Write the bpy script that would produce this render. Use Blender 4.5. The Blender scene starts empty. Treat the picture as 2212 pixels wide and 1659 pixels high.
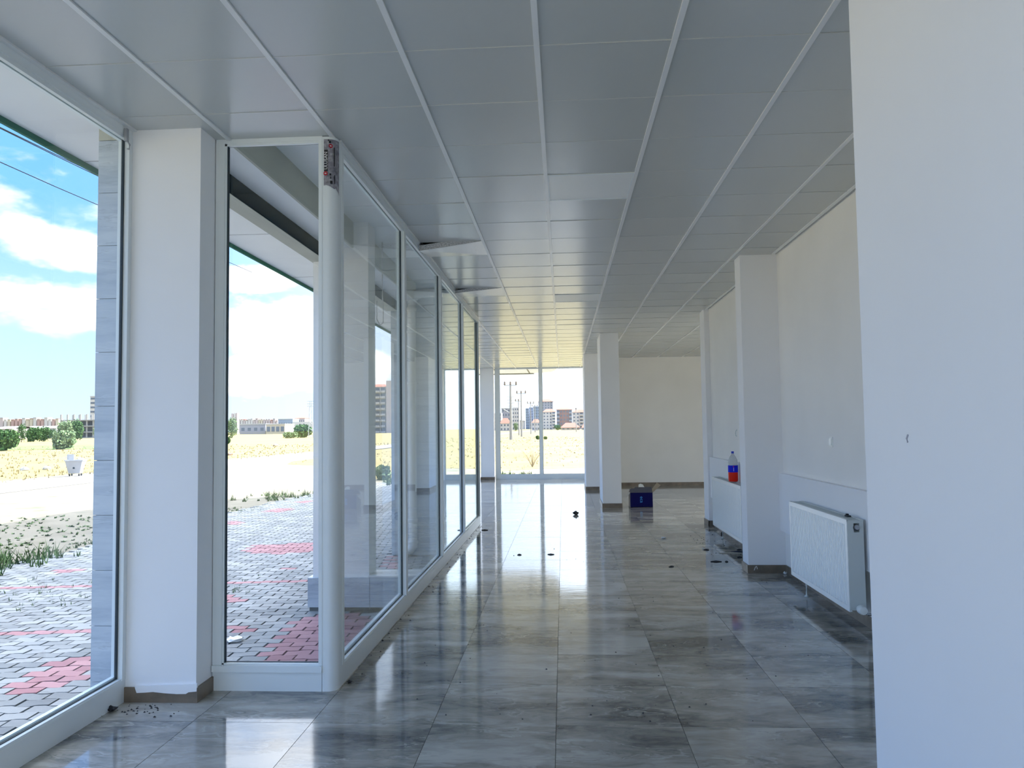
import bpy, bmesh, math, random
from mathutils import Vector, Matrix, noise
random.seed(7)
D = bpy.data
SC = bpy.context.scene
COL = SC.collection

# ------------------------------------------------------------------ camera
FPX, W, H = 1719.84, 2212, 1659
YAW, PITCH, ROLL, EYE = -0.06317, 0.05521, -0.01314, 1.43283
CEIL = 3.112
def _axes():
    cy, sy, cp, sp = math.cos(YAW), math.sin(YAW), math.cos(PITCH), math.sin(PITCH)
    f = Vector((sy*cp, cy*cp, sp)); r = Vector((cy, -sy, 0)); u = r.cross(f)
    cr, sr = math.cos(ROLL), math.sin(ROLL)
    return cr*r + sr*u, -sr*r + cr*u, f
CR, CU, CF = _axes()
cam = D.objects.new('camera', D.cameras.new('camera')); COL.objects.link(cam)
m = Matrix((CR, CU, -CF)).transposed().to_4x4(); m.translation = Vector((0, 0, EYE))
cam.matrix_world = m
cam.data.sensor_width = 36; cam.data.sensor_fit = 'HORIZONTAL'
cam.data.lens = FPX / W * 36
cam.data.clip_start = 0.05; cam.data.clip_end = 6000
SC.camera = cam
def ray(px, py): return CF + CR*((px-W/2)/FPX) - CU*((py-H/2)/FPX)
def on_z(px, py, z=0.0):
    d = ray(px, py); t = (z-EYE)/d.z; return Vector((0, 0, EYE)) + d*t
def on_y(px, py, y):
    d = ray(px, py); return Vector((0, 0, EYE)) + d*(y/d.y)
def on_x(px, py, x):
    d = ray(px, py); return Vector((0, 0, EYE)) + d*(x/d.x)
def project(p):
    q = Vector(p) - Vector((0, 0, EYE)); z = q.dot(CF)
    return (W/2 + FPX*q.dot(CR)/z, H/2 - FPX*q.dot(CU)/z) if z > 0.01 else (-9999, -9999)

# ------------------------------------------------------------------ view, world, sun
SC.view_settings.view_transform = 'Standard'; SC.view_settings.look = 'None'
SC.view_settings.gamma = 1; SC.view_settings.use_curve_mapping = False
SC.view_settings.exposure = 3.26
cy = SC.cycles
cy.use_denoising = True
cy.max_bounces = 12; cy.diffuse_bounces = 8; cy.glossy_bounces = 5
cy.transparent_max_bounces = 24; cy.transmission_bounces = 8
cy.sample_clamp_indirect = 6; cy.caustics_reflective = True; cy.caustics_refractive = False
cy.blur_glossy = 0.3

SUN_DIR = Vector((0.66, 0.70, 1.20)).normalized()      # towards the sun
sun = D.objects.new('sun', D.lights.new('sun', 'SUN')); COL.objects.link(sun)
sun.data.energy = 1.0; sun.data.angle = math.radians(0.6); sun.data.color = (1.0, 0.95, 0.86)
sun.rotation_euler = SUN_DIR.to_track_quat('Z', 'Y').to_euler()

wd = D.worlds.new('sky'); SC.world = wd; wd.use_nodes = True
class NT:
    def __init__(s, tree): s.t = tree; tree.nodes.clear()
    def n(s, kind, **kw):
        nd = s.t.nodes.new(kind)
        for k, v in kw.items():
            if k.startswith('i_'):
                key = k[2:]
                key = int(key) if key.isdigit() else key.replace('_', ' ')
                s.put(nd.inputs[key], v)
            else: setattr(nd, k, v)
        return nd
    def put(s, sock, v):
        if isinstance(v, bpy.types.NodeSocket): s.t.links.new(v, sock)
        elif isinstance(v, bpy.types.Node): s.t.links.new(v.outputs[0], sock)
        else: sock.default_value = v
    def math(s, op, a, b=None, c=None, clamp=False):
        nd = s.t.nodes.new('ShaderNodeMath'); nd.operation = op; nd.use_clamp = clamp
        for i, v in enumerate((a, b, c)):
            if v is not None: s.put(nd.inputs[i], v)
        return nd.outputs[0]
    def mix(s, f, a, b, mode='MIX'):
        nd = s.t.nodes.new('ShaderNodeMix'); nd.data_type = 'RGBA'; nd.blend_type = mode
        s.put(nd.inputs[0], f); s.put(nd.inputs[6], a); s.put(nd.inputs[7], b)
        return nd.outputs[2]
    def ramp(s, f, stops):
        nd = s.t.nodes.new('ShaderNodeValToRGB'); s.put(nd.inputs[0], f)
        e = nd.color_ramp.elements
        while len(e) < len(stops): e.new(0.5)
        for el, (p, c) in zip(e, stops):
            el.position = p; el.color = c if len(c) == 4 else (*c, 1)
        return nd.outputs[0]
    def smooth(s, v, a, b):
        nd = s.t.nodes.new('ShaderNodeMapRange'); nd.interpolation_type = 'SMOOTHSTEP'
        s.put(nd.inputs[0], v); nd.inputs[1].default_value = a; nd.inputs[2].default_value = b
        return nd.outputs[0]

t = NT(wd.node_tree)
tc = t.n('ShaderNodeTexCoord'); sep = t.n('ShaderNodeSeparateXYZ', i_0=tc.outputs['Generated'])
az = t.math('ARCTAN2', sep.outputs[0], sep.outputs[1]); el = t.math('ARCSINE', sep.outputs[2])
pos = t.n('ShaderNodeCombineXYZ', i_0=t.math('MULTIPLY', az, 1.0), i_1=t.math('MULTIPLY', el, 2.2))
n1 = t.n('ShaderNodeTexNoise', i_Vector=pos, i_Scale=3.1, i_Detail=7.0, i_Roughness=0.58).outputs[0]
n2 = t.n('ShaderNodeTexNoise', i_Vector=pos, i_Scale=9.0, i_Detail=6.0, i_Roughness=0.6).outputs[0]
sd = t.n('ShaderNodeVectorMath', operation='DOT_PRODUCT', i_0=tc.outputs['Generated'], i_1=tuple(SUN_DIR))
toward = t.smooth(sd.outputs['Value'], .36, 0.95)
elc = t.math('MAXIMUM', el, 0.0)
base = t.ramp(t.math('DIVIDE', elc, 1.2), [(0.0, (.175, .195, .24)), (.10, (.135, .195, .31)), (.22, (.055, .138, .31)), (.45, (.045, .125, .32)), (1.0, (.09, .22, .52))])
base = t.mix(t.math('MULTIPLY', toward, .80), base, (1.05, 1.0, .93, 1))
base = t.mix(t.math('MULTIPLY', t.smooth(az, -.50, -.05), .72), base, (.235, .265, .31, 1))
cl = t.smooth(t.math('ADD', t.math('MULTIPLY', n1, .62), t.math('MULTIPLY', n2, .38)), .50, .60)
cl = t.math('MULTIPLY', cl, t.smooth(elc, .10, .32))
def blob(px, py, sx, sy):
    global cl
    d = ray(px, py).normalized(); a0 = math.atan2(d.x, d.y); e0 = math.asin(d.z)
    da = t.math('DIVIDE', t.math('SUBTRACT', az, a0), sx); de = t.math('DIVIDE', t.math('SUBTRACT', el, e0), sy)
    r = t.math('SQRT', t.math('ADD', t.math('MULTIPLY', da, da), t.math('MULTIPLY', de, de)))
    v = t.math('ADD', t.math('SUBTRACT', 1.0, r), t.math('MULTIPLY', t.math('SUBTRACT', n2, .5), 2.6))
    cl = t.math('MAXIMUM', cl, t.smooth(v, -.05, .5))
blob(60, 500, .040, .024); blob(140, 540, .060, .028); blob(60, 640, .10, .026); blob(150, 690, .08, .022)
blob(620, 720, .10, .05); blob(560, 600, .07, .02); blob(640, 800, .14, .03)
cloudcol = t.mix(n1, (.45, .45, .49, 1), (.69, .66, .65, 1))
lit = t.math('MAXIMUM', t.smooth(az, -.80, -.10), t.smooth(el, .42, .8))
cloudcol = t.mix(lit, t.mix(.62, cloudcol, (0, 0, 0, 1)), cloudcol)
skyc = t.mix(cl, base, cloudcol)
skyc = t.mix(t.smooth(el, -.02, .0), (.45, .42, .36, 1), skyc)
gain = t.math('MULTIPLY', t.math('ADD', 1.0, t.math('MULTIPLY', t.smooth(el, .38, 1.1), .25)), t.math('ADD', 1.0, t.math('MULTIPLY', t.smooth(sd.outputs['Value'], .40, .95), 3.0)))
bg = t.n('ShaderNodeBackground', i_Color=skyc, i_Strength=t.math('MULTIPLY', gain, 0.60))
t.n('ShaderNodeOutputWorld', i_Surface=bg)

# ------------------------------------------------------------------ materials
def lin(r, g, b):
    f = lambda c: (c/12.92 if c <= .04045 else ((c+.055)/1.055)**2.4)
    return (f(r/255), f(g/255), f(b/255), 1)
MATS = {}
def mat(name, col, rough=.6, spec=.5, metal=0, var=0.0, vscale=3.0, bump=0.0, bscale=60.0, emit=None):
    mt = D.materials.new(name); mt.use_nodes = True; t = NT(mt.node_tree)
    b = t.n('ShaderNodeBsdfPrincipled', i_Roughness=rough, i_Metallic=metal)
    b.inputs['Specular IOR Level'].default_value = spec
    co = t.n('ShaderNodeTexCoord').outputs['Object']
    if var:
        nz = t.n('ShaderNodeTexNoise', i_Vector=co, i_Scale=vscale, i_Detail=5.0).outputs[0]
        dark = tuple(c*(1-var) for c in col[:3]) + (1,); lite = tuple(min(1, c*(1+var)) for c in col[:3]) + (1,)
        t.put(b.inputs['Base Color'], t.ramp(nz, [(.3, dark), (.7, lite)]))
    else: b.inputs['Base Color'].default_value = col
    if bump:
        nz = t.n('ShaderNodeTexNoise', i_Vector=co, i_Scale=bscale, i_Detail=3.0).outputs[0]
        t.put(b.inputs['Normal'], t.n('ShaderNodeBump', i_Height=nz, i_Strength=bump, i_Distance=.01).outputs[0])
    t.n('ShaderNodeOutputMaterial', i_Surface=b)
    MATS[name] = mt; return mt
plaster = mat('cream_plaster', (.93, .905, .865, 1), .75, .3, var=.03, vscale=1.2, bump=.06, bscale=18)
plaster_w = mat('white_plaster', (.93, .92, .92, 1), .7, .3, var=.02, vscale=.8, bump=.05, bscale=18)
alu = mat('white_aluminium', (.82, .86, .86, 1), .32, .5)
alu_dark = mat('dark_gasket', (.015, .03, .04, 1), .5)
skirt = mat('brown_skirting_stone', lin(122, 108, 92), .35, .5, var=.3, vscale=9)
rail_m = mat('ceiling_rail_white', (.84, .84, .82, 1), .28, .5)
grout = mat('floor_grout', (.10, .095, .09, 1), .8)
canopy_m = mat('soffit_paint', (.90, .91, .90, 1), .7, var=.03)
olive_m = mat('beam_paint', (.50, .50, .42, 1), .75, var=.06)
teal_m = mat('dark_blue_membrane', (.0008, .006, .010, 1), .9, .0, var=.5, vscale=4)
green_m = mat('green_fascia_trim', (.02, .15, .085, 1), .7, .2)
rad_m = mat('radiator_enamel', (.90, .93, .92, 1), .25, .5)
radside_m = mat('radiator_side', (.62, .66, .64, 1), .35, .5)
pvc_m = mat('pvc_white', (.86, .87, .83, 1), .35)
black_m = mat('black_rubber', (.012, .012, .014, 1), .6)
soil_m = mat('soil_under_paving', (.05, .05, .05, 1), .95, var=.3, vscale=6)
steel_m = mat('galvanised_steel', (.42, .43, .45, 1), .45, metal=.4, var=.1, vscale=3)
concrete_m = mat('raw_concrete', (.30, .285, .27, 1), .9, var=.1)
asphalt_m = mat('road_asphalt', (.20, .19, .19, 1), .9, var=.06, vscale=.6, bump=.2)

def tile_material(name, lo, mid, hi, vein, rough, sx=1.0, sy=2.6, scale=1.5):
    mt = D.materials.new(name); mt.use_nodes = True; t = NT(mt.node_tree)
    co = t.n('ShaderNodeTexCoord').outputs['Object']
    rnd = t.math('ADD', t.n('ShaderNodeObjectInfo').outputs['Random'], t.n('ShaderNodeNewGeometry').outputs['Random Per Island'])
    off = t.n('ShaderNodeCombineXYZ', i_0=t.math('MULTIPLY', rnd, 37.0), i_1=t.math('MULTIPLY', rnd, 91.0), i_2=t.math('MULTIPLY', rnd, 13.0))
    sc = t.n('ShaderNodeMapping', i_Vector=co, i_Scale=(sx, sy, 1))
    p = t.n('ShaderNodeVectorMath', operation='ADD', i_0=sc, i_1=off).outputs[0]
    wn = t.n('ShaderNodeTexNoise', i_Vector=p, i_Scale=2.2, i_Detail=3.0).outputs['Color']
    wsub = t.n('ShaderNodeVectorMath', operation='SUBTRACT', i_0=wn, i_1=(.5, .5, .5))
    wm = t.n('ShaderNodeVectorMath', operation='SCALE', i_0=wsub); wm.inputs['Scale'].default_value = .9
    q = t.n('ShaderNodeVectorMath', operation='ADD', i_0=p, i_1=wm).outputs[0]
    a = t.n('ShaderNodeTexNoise', i_Vector=q, i_Scale=scale, i_Detail=9.0, i_Roughness=.66).outputs[0]
    c1 = t.ramp(a, [(.36, lo), (.49, mid), (.63, hi)])
    f = t.n('ShaderNodeTexNoise', i_Vector=q, i_Scale=scale*9, i_Detail=5.0, i_Roughness=.7).outputs[0]
    c2 = t.mix(t.ramp(f, [(.5, (0, 0, 0)), (.8, (.3, .3, .3))]), c1, hi)
    # thin contour veins where the cloud noise crosses a level
    b = t.n('ShaderNodeTexNoise', i_Vector=q, i_Scale=scale*1.3, i_Detail=7.0, i_Roughness=.55).outputs[0]
    line = t.math('SUBTRACT', 1.0, t.smooth(t.math('ABSOLUTE', t.math('SUBTRACT', b, .55)), 0.0, .014))
    c3 = t.mix(t.math('MULTIPLY', line, .38), c2, vein)
    line2 = t.math('SUBTRACT', 1.0, t.smooth(t.math('ABSOLUTE', t.math('SUBTRACT', b, .575)), 0.0, .010))
    c4 = t.mix(t.math('MULTIPLY', line2, .32), c3, tuple(x*.5 for x in lo[:3]) + (1,))
    bs = t.n('ShaderNodeBsdfPrincipled', i_Base_Color=c4, i_Roughness=rough)
    bs.inputs['Specular IOR Level'].default_value = .8
    wv = t.n('ShaderNodeTexNoise', i_Vector=p, i_Scale=5.0, i_Detail=2.0).outputs[0]
    t.put(bs.inputs['Normal'], t.n('ShaderNodeBump', i_Height=wv, i_Strength=.10, i_Distance=.004).outputs[0])
    t.n('ShaderNodeOutputMaterial', i_Surface=bs)
    return mt
floor_m = tile_material('polished_slate_tile', (.075, .080, .082, 1), (.31, .29, .25, 1), (.53, .505, .445, 1), (.66, .64, .57, 1), .08, scale=1.0)
clad_m = tile_material('blue_grey_wall_tile', (.34, .40, .46, 1), (.46, .51, .56, 1), (.56, .60, .63, 1), (.64, .68, .70, 1), .35, sx=.5, sy=.5, scale=1.2)
# stripe the cladding by stretching along the tile: done through the object scale of its own coordinates
def clad_stripes():
    t = clad_m.node_tree
    for nd in t.nodes:
        if nd.type == 'MAPPING': nd.inputs['Scale'].default_value = (.8, .8, 7.0)
clad_stripes()

def ceiling_tile_material():
    mt = D.materials.new('ceiling_metal_tile'); mt.use_nodes = True; t = NT(mt.node_tree)
    rnd = t.math('ADD', t.n('ShaderNodeObjectInfo').outputs['Random'], t.n('ShaderNodeNewGeometry').outputs['Random Per Island'])
    v = t.math('FRACT', t.math('MULTIPLY', rnd, 7.31))
    c = t.ramp(v, [(0, (.54, .56, .535)), (.5, (.56, .575, .55)), (1, (.585, .59, .56))])
    bs = t.n('ShaderNodeBsdfPrincipled', i_Base_Color=c, i_Roughness=.22)
    bs.inputs['Specular IOR Level'].default_value = 1.0
    t.n('ShaderNodeOutputMaterial', i_Surface=bs)
    return mt
ceil_m = ceiling_tile_material()

def glass_material():
    mt = D.materials.new('window_glass'); mt.use_nodes = True; t = NT(mt.node_tree)
    g = t.n('ShaderNodeNewGeometry')
    dt = t.n('ShaderNodeVectorMath', operation='DOT_PRODUCT', i_0=g.outputs['Incoming'], i_1=g.outputs['Normal']).outputs['Value']
    c = t.math('ABSOLUTE', dt)
    f = t.math('ADD', .04, t.math('MULTIPLY', .96, t.math('POWER', t.math('SUBTRACT', 1.0, c), 5.0)), clamp=True)
    tr = t.n('ShaderNodeBsdfTransparent', i_Color=(.965, .99, .99, 1))
    gl = t.n('ShaderNodeBsdfGlossy', i_Color=(.92, .98, .98, 1), i_Roughness=0.0)
    mx = t.n('ShaderNodeMixShader', i_0=f, i_1=tr, i_2=gl)
    t.n('ShaderNodeOutputMaterial', i_Surface=mx)
    return mt
glass_m = glass_material()

# ------------------------------------------------------------------ mesh helpers
class MB:
    def __init__(s): s.v = []; s.f = []; s.mi = []
    def face(s, pts, m=0):
        i = len(s.v); s.v += [tuple(p) for p in pts]; s.f.append(tuple(range(i, i+len(pts)))); s.mi.append(m); return s
    def box(s, x0, x1, y0, y1, z0, z1, m=0):
        i = len(s.v)
        s.v += [(x0,y0,z0),(x1,y0,z0),(x1,y1,z0),(x0,y1,z0),(x0,y0,z1),(x1,y0,z1),(x1,y1,z1),(x0,y1,z1)]
        for f in ((0,3,2,1),(4,5,6,7),(0,1,5,4),(1,2,6,5),(2,3,7,6),(3,0,4,7)):
            s.f.append(tuple(i+k for k in f)); s.mi.append(m)
        return s
    def prism(s, outline, z0, z1, m=0):
        n = len(outline); i = len(s.v)
        s.v += [(x, y, z0) for x, y in outline] + [(x, y, z1) for x, y in outline]
        s.f.append(tuple(i+k for k in reversed(range(n)))); s.f.append(tuple(i+n+k for k in range(n))); s.mi += [m, m]
        for k in range(n):
            s.f.append((i+k, i+(k+1) % n, i+n+(k+1) % n, i+n+k)); s.mi.append(m)
        return s
    def lathe(s, prof, c=(0, 0, 0), n=16, axis='Z', m=0, cap=True):
        i = len(s.v)
        for r, h in prof:
            for k in range(n):
                a = 2*math.pi*k/n; x, y = r*math.cos(a), r*math.sin(a)
                p = (x, y, h) if axis == 'Z' else ((h, x, y) if axis == 'X' else (y, h, x))
                s.v.append((p[0]+c[0], p[1]+c[1], p[2]+c[2]))
        for j in range(len(prof)-1):
            for k in range(n):
                a, b = i+j*n+k, i+j*n+(k+1) % n
                s.f.append((a, b, b+n, a+n)); s.mi.append(m)
        if cap:
            s.f.append(tuple(i+k for k in reversed(range(n)))); s.mi.append(m)
            j = len(prof)-1; s.f.append(tuple(i+j*n+k for k in range(n))); s.mi.append(m)
        return s
    def tube(s, pts, r, n=8, m=0):
        pts = [Vector(p) for p in pts]; i = len(s.v)
        up = Vector((0, 0, 1))
        for j, p in enumerate(pts):
            d = (pts[min(j+1, len(pts)-1)] - pts[max(j-1, 0)]).normalized()
            a = d.cross(up)
            if a.length < 1e-3: a = d.cross(Vector((0, 1, 0)))
            a.normalize(); b = d.cross(a).normalized()
            rr = r[j] if isinstance(r, (list, tuple)) else r
            for k in range(n):
                w = 2*math.pi*k/n; s.v.append(tuple(p + a*rr*math.cos(w) + b*rr*math.sin(w)))
        for j in range(len(pts)-1):
            for k in range(n):
                a, b = i+j*n+k, i+j*n+(k+1) % n
                s.f.append((a, b, b+n, a+n)); s.mi.append(m)
        s.f.append(tuple(i+k for k in reversed(range(n)))); s.mi.append(m)
        s.f.append(tuple(i+(len(pts)-1)*n+k for k in range(n))); s.mi.append(m)
        return s
    def mesh(s, name, mats, smooth=False, weld=False):
        me = D.meshes.new(name); me.from_pydata(s.v, [], s.f)
        for k in (mats if isinstance(mats, (list, tuple)) else [mats]): me.materials.append(k)
        if len(me.materials) > 1: me.polygons.foreach_set('material_index', s.mi)
        bm = bmesh.new(); bm.from_mesh(me)
        if weld: bmesh.ops.remove_doubles(bm, verts=bm.verts, dist=1e-5)
        if len(bm.faces) < 60000: bmesh.ops.recalc_face_normals(bm, faces=bm.faces)
        bm.to_mesh(me); bm.free()
        if smooth:
            me.polygons.foreach_set('use_smooth', [True]*len(me.polygons))
            me.set_sharp_from_angle(angle=math.radians(35))
        me.update(); return me
    def obj(s, name, mats, parent=None, smooth=False, loc=(0, 0, 0), rot=(0, 0, 0), kind=None, label=None, local=True):
        return link(name, s.mesh(name, mats, smooth), parent, loc, rot, kind, label)
def link(name, me, parent=None, loc=(0, 0, 0), rot=(0, 0, 0), kind=None, label=None):
    o = D.objects.new(name, me); COL.objects.link(o); o.location = loc; o.rotation_euler = rot
    if parent: o.parent = parent
    if kind: o['kind'] = kind
    if label: o['label'] = label
    return o
def thing(name, label, cat, loc=(0, 0, 0), rz=0, group=None):
    o = D.objects.new(name, None); COL.objects.link(o); o.location = loc; o.rotation_euler = (0, 0, rz)
    o.empty_display_size = .1; tag(o, label, cat, group); return o
def tag(o, label, cat=None, group=None, kind=None):
    if label: o['label'] = label
    if cat: o['category'] = cat
    if group: o['group'] = group
    if kind: o['kind'] = kind
    return o
def struct(name, mb, mt, label, cat='structure', smooth=False, loc=(0, 0, 0)):
    o = mb.obj(name, mt, smooth=smooth, loc=loc); return tag(o, label, cat, kind='structure')

# ------------------------------------------------------------------ room rectangles
RECTS = [(-2.36, 2.13, -2.5, 4.42), (-1.28, 2.13, 4.42, 12.05), (-2.36, 5.6, 12.05, 19.5), (-2.36, .75, 19.5, 22.33)]
def cell_pieces(x0, y0, s=.6):
    out, area = [], 0
    for a, b, c, d in RECTS:
        u0, u1, v0, v1 = max(x0, a), min(x0+s, b), max(y0, c), min(y0+s, d)
        if u1-u0 > .012 and v1-v0 > .012: out.append((u0, u1, v0, v1)); area += (u1-u0)*(v1-v0)
    if area > s*s*.985: return [(x0, x0+s, y0, y0+s)]
    return out
def in_view(x, y, z, pad=60):
    p = project((x, y, z)); return -pad < p[0] < W+pad and -pad < p[1] < H+pad

# ---- floor
fb = MB()
for a, b, c, d in RECTS: fb.box(a-.1, b+.1, c-.1 if c < 0 else c, d, -.24, -.006)
floor = struct('floor', fb, grout, 'polished grey slate-look tiled floor of the empty shop', 'floor')
tile_me = MB().box(.0012, .5988, .0012, .5988, -.010, 0).mesh('floor_tile', floor_m)
cells = []
for i in range(-14, 29):
    for j in range(-5, 11):
        for pc in cell_pieces(-.0565+.6*j, 5.724+.6*i): cells.append(pc)
def vis_key(z): return lambda pc: (0 if in_view((pc[0]+pc[1])/2, (pc[2]+pc[3])/2, z) else 1, math.hypot((pc[0]+pc[1])/2, (pc[2]+pc[3])/2))
cells.sort(key=vis_key(0)); rest = MB()
for k, (a, b, c, d) in enumerate(cells):
    full = abs(b-a-.6) < 1e-4 and abs(d-c-.6) < 1e-4
    if k < 290:
        me = tile_me if full else MB().box(.0012, b-a-.0012, .0012, d-c-.0012, -.010, 0).mesh('floor_tile', floor_m)
        link('floor_tile', me, floor, (a, c, 0), (random.uniform(-.0007, .0007), random.uniform(-.0007, .0007), 0))
    else: rest.box(a+.0012, b-.0012, c+.0012, d-.0012, -.010, 0)
rest.obj('floor_tile', floor_m, floor, kind='stuff')

# ---- ceiling
cb = MB()
for a, b, c, d in RECTS: cb.box(a-.06, b+.1, c-.1 if c < 0 else c, d, CEIL+.045, CEIL+.30)
ceiling = struct('ceiling', cb, mat('ceiling_void', (.10, .10, .10, 1), .9), 'suspended ceiling of square white metal tiles on a visible grid', 'ceiling')
ctile_me = MB().box(.003, .597, .0095, .597, 0, .012).mesh('ceiling_tile', ceil_m)
CX, CY = -.088, 2.819
LIGHTS = [(0, 4), (0, 12)]; DROPS = [(-2, 7, .078), (-2, 11, .055)]
cells = []
for i in range(-9, 33):
    for j in range(-4, 10):
        if (j, i) in LIGHTS or any((j, i) == q[:2] for q in DROPS): continue
        for pc in cell_pieces(CX+.6*j, CY+.6*i): cells.append(pc)
cells.sort(key=vis_key(CEIL)); rest = MB()
for k, (a, b, c, d) in enumerate(cells):
    full = abs(b-a-.6) < 1e-4 and abs(d-c-.6) < 1e-4
    if k < 290:
        me = ctile_me if full else MB().box(.003, b-a-.003, .0095, d-c-.003, 0, .012).mesh('ceiling_tile', ceil_m)
        link('ceiling_tile', me, ceiling, (a, c, CEIL), (random.uniform(-.0022, .0022), random.uniform(-.0022, .0022), 0))
    else: rest.box(a+.003, b-.003, c+.003, d-.003, CEIL, CEIL+.012)
rest.obj('ceiling_tile', ceil_m, ceiling, kind='stuff')
perf_m = mat('perforated_tile_edge', (.5, .5, .5, 1), .6, var=.5, vscale=90)
for j, i, dz in DROPS:                       # tiles whose near left corner has dropped out of the grid
    x0, x1, y0, y1 = -1.265, CX-.6-.003, CY+.6*i+.003, CY+.6*i+.597
    P = [(x0, y0, CEIL-dz), (x1, y0, CEIL-.002), (x1, y1, CEIL), (x0, y1, CEIL-.004)]
    q = MB().face(P)
    q.face([(x, y, z+.003) for x, y, z in P])
    mid = ((x0+x1)/2, y0+.001, CEIL-dz/2+.003)
    q.face([(x0, y0+.001, CEIL-dz+.002), (x1, y0+.001, CEIL), (x1, y0+.001, CEIL+.012), (x0+.30, y0+.001, CEIL+.010), (x0, y0+.001, CEIL-dz*.35)], 1)
    q.obj('ceiling_tile', [rail_m, perf_m], ceiling, label='tile with its near corner dropped below the grid')
# grid rails
def spans(line, axis):
    out = []
    for a, b, c, d in RECTS:
        lo, hi, p0, p1 = (a, b, c, d) if axis == 'Y' else (c, d, a, b)
        if lo+.02 < line < hi-.02: out.append((p0, p1))
    out.sort(); mrg = []
    for s in out:
        if mrg and s[0] <= mrg[-1][1]+.01: mrg[-1] = (mrg[-1][0], max(s[1], mrg[-1][1]))
        else: mrg.append(s)
    return mrg
for j in range(-4, 10):
    x = CX+.6*j
    for p0, p1 in spans(x, 'Y'):
        MB().box(-.0125, .0125, p0, p1, -.008, .03).obj('ceiling_rail', rail_m, ceiling, loc=(x, 0, CEIL), label='long white grid rail')
for i in range(-9, 33):
    y = CY+.6*i
    for p0, p1 in spans(y, 'X'):
        MB().box(p0, p1, -.004, .004, -.0025, .03).obj('cross_rail', ceil_m, ceiling, loc=(0, y, CEIL))
# wall angles at the ceiling edge
def angle(name, x0, x1, y0, y1):
    MB().box(x0, x1, y0, y1, CEIL-.010, CEIL+.02).obj(name, rail_m, ceiling)
angle('edge_trim', -2.36, -2.335, -2.5, 4.2); angle('edge_trim', -1.28, -1.255, 4.46, 12.0)
angle('edge_trim', 2.075, 2.10, 2.7, 7.9); angle('edge_trim', 2.075, 2.10, 8.17, 11.95)
angle('edge_trim', -1.9, .75, 22.28, 22.30); angle('edge_trim', .75, 5.6, 19.47, 19.50)

diff_m = mat('light_diffuser', (.90, .90, .86, 1), .35)
for n_, (j, i) in enumerate(LIGHTS):
    x, y = CX+.6*j, CY+.6*i
    lb = ['unlit square ceiling light panel among the nearer ceiling tiles', 'unlit square ceiling light panel farther down the ceiling, before the square pillar'][n_]
    t0 = thing('ceiling_light', lb, 'light', (x+.3, y+.3, CEIL))
    MB().box(-.297, .297, -.297, .297, .002, .03).obj('housing', rad_m, t0)
    fr = MB()
    fr.box(-.297, -.280, -.297, .297, -.006, .002).box(.280, .297, -.297, .297, -.006, .002).box(-.28, .28, -.297, -.28, -.006, .002).box(-.28, .28, .28, .297, -.006, .002)
    fr.obj('frame', alu, t0)
    MB().box(-.28, .28, -.28, .28, -.003, .002).obj('diffuser', diff_m, t0)

# ------------------------------------------------------------------ walls and columns
def skirting(name, segs, z1=.075, th=.012, label='brown stone skirting'):
    b = MB()
    for x0, x1, y0, y1 in segs: b.box(x0, x1, y0, y1, 0, z1)
    return b
# right hand wall: main face X=2.13, lower band proud of it
struct('wall_right', MB().box(2.13, 2.45, -2.5, 11.60, 0, CEIL+.1), plaster, 'cream plastered wall on the right behind the radiators', 'wall')
struct('wall_right_near', MB().box(1.0, 2.13, -2.5, 2.72, 0, CEIL+.06), plaster_w, 'white plastered wall corner close on the right of the picture', 'wall')
struct('trim_1', MB().box(2.085, 2.13, 2.72, 8.06, .41, .962), plaster_w, 'raised white wall band behind the nearer radiator', 'trim')
struct('trim_2', MB().box(2.085, 2.13, 8.17, 11.60, .41, .985), plaster_w, 'raised white wall band behind the farther radiator', 'trim')
struct('wall_right_end', MB().box(2.06, 2.45, 11.60, 11.96, 0, CEIL+.06), plaster_w, 'white end pier of the right wall at the dark side room', 'wall')
struct('column_right', MB().box(1.772, 2.13, 7.93, 8.17, 0, CEIL+.02), plaster_w, 'white column standing out of the right wall between the two radiators', 'column')
struct('column_left', MB().box(-2.365, -1.97, 4.20, 4.47, 0, CEIL+.02), plaster_w, 'wide white column between the left window and the narrow window', 'column')
struct('pillar', MB().box(.684, 1.015, 14.27, 15.33, 0, CEIL+.06), plaster_w, 'free-standing white pillar beside the blue box', 'pillar')
struct('pillar_far', MB().box(.505, .83, 18.26, 19.55, 0, CEIL+.06), plaster_w, 'farther white pillar at the right edge of the end window', 'pillar')
struct('wall_far', MB().box(.80, 5.7, 19.5, 19.7, 0, CEIL+.1), plaster, 'cream back wall of the dim side room', 'wall')
struct('wall_side_room_near', MB().box(2.45, 5.8, 11.85, 11.96, 0, CEIL+.1), plaster, 'walls closing the dim side room on the right', 'wall')
struct('wall_end_right', MB().box(.75, .95, 19.7, 22.4, 0, CEIL+.1), plaster, 'short wall between the far pillar and the end window', 'wall')
struct('column_end', MB().box(-2.30, -1.93, 22.15, 22.40, 0, CEIL+.06), plaster_w, 'white column at the left of the end window', 'column')
struct('lintel_back', MB().box(-2.45, 1.0, -2.6, -2.5, CEIL-.05, 3.6), plaster, 'head above the rear wall', 'wall')
def wrap(name, x0, x1, y0, y1, label, sides='nwe', z1=.078, th=.012):
    b = MB()
    if 'n' in sides: b.box(x0-th, x1+(th if 'e' in sides else 0), y0-th, y0, 0, z1)
    if 'w' in sides: b.box(x0-th, x0, y0, y1, 0, z1)
    if 'e' in sides: b.box(x1, x1+th, y0, y1, 0, z1)
    if 's' in sides: b.box(x0-th, x1+th, y1, y1+th, 0, z1)
    return struct(name, b, skirt, label, 'baseboard')
wrap('baseboard_right_column', 1.772, 2.12, 7.93, 8.17, 'brown stone skirting around the right wall column', 'nw')
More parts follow.
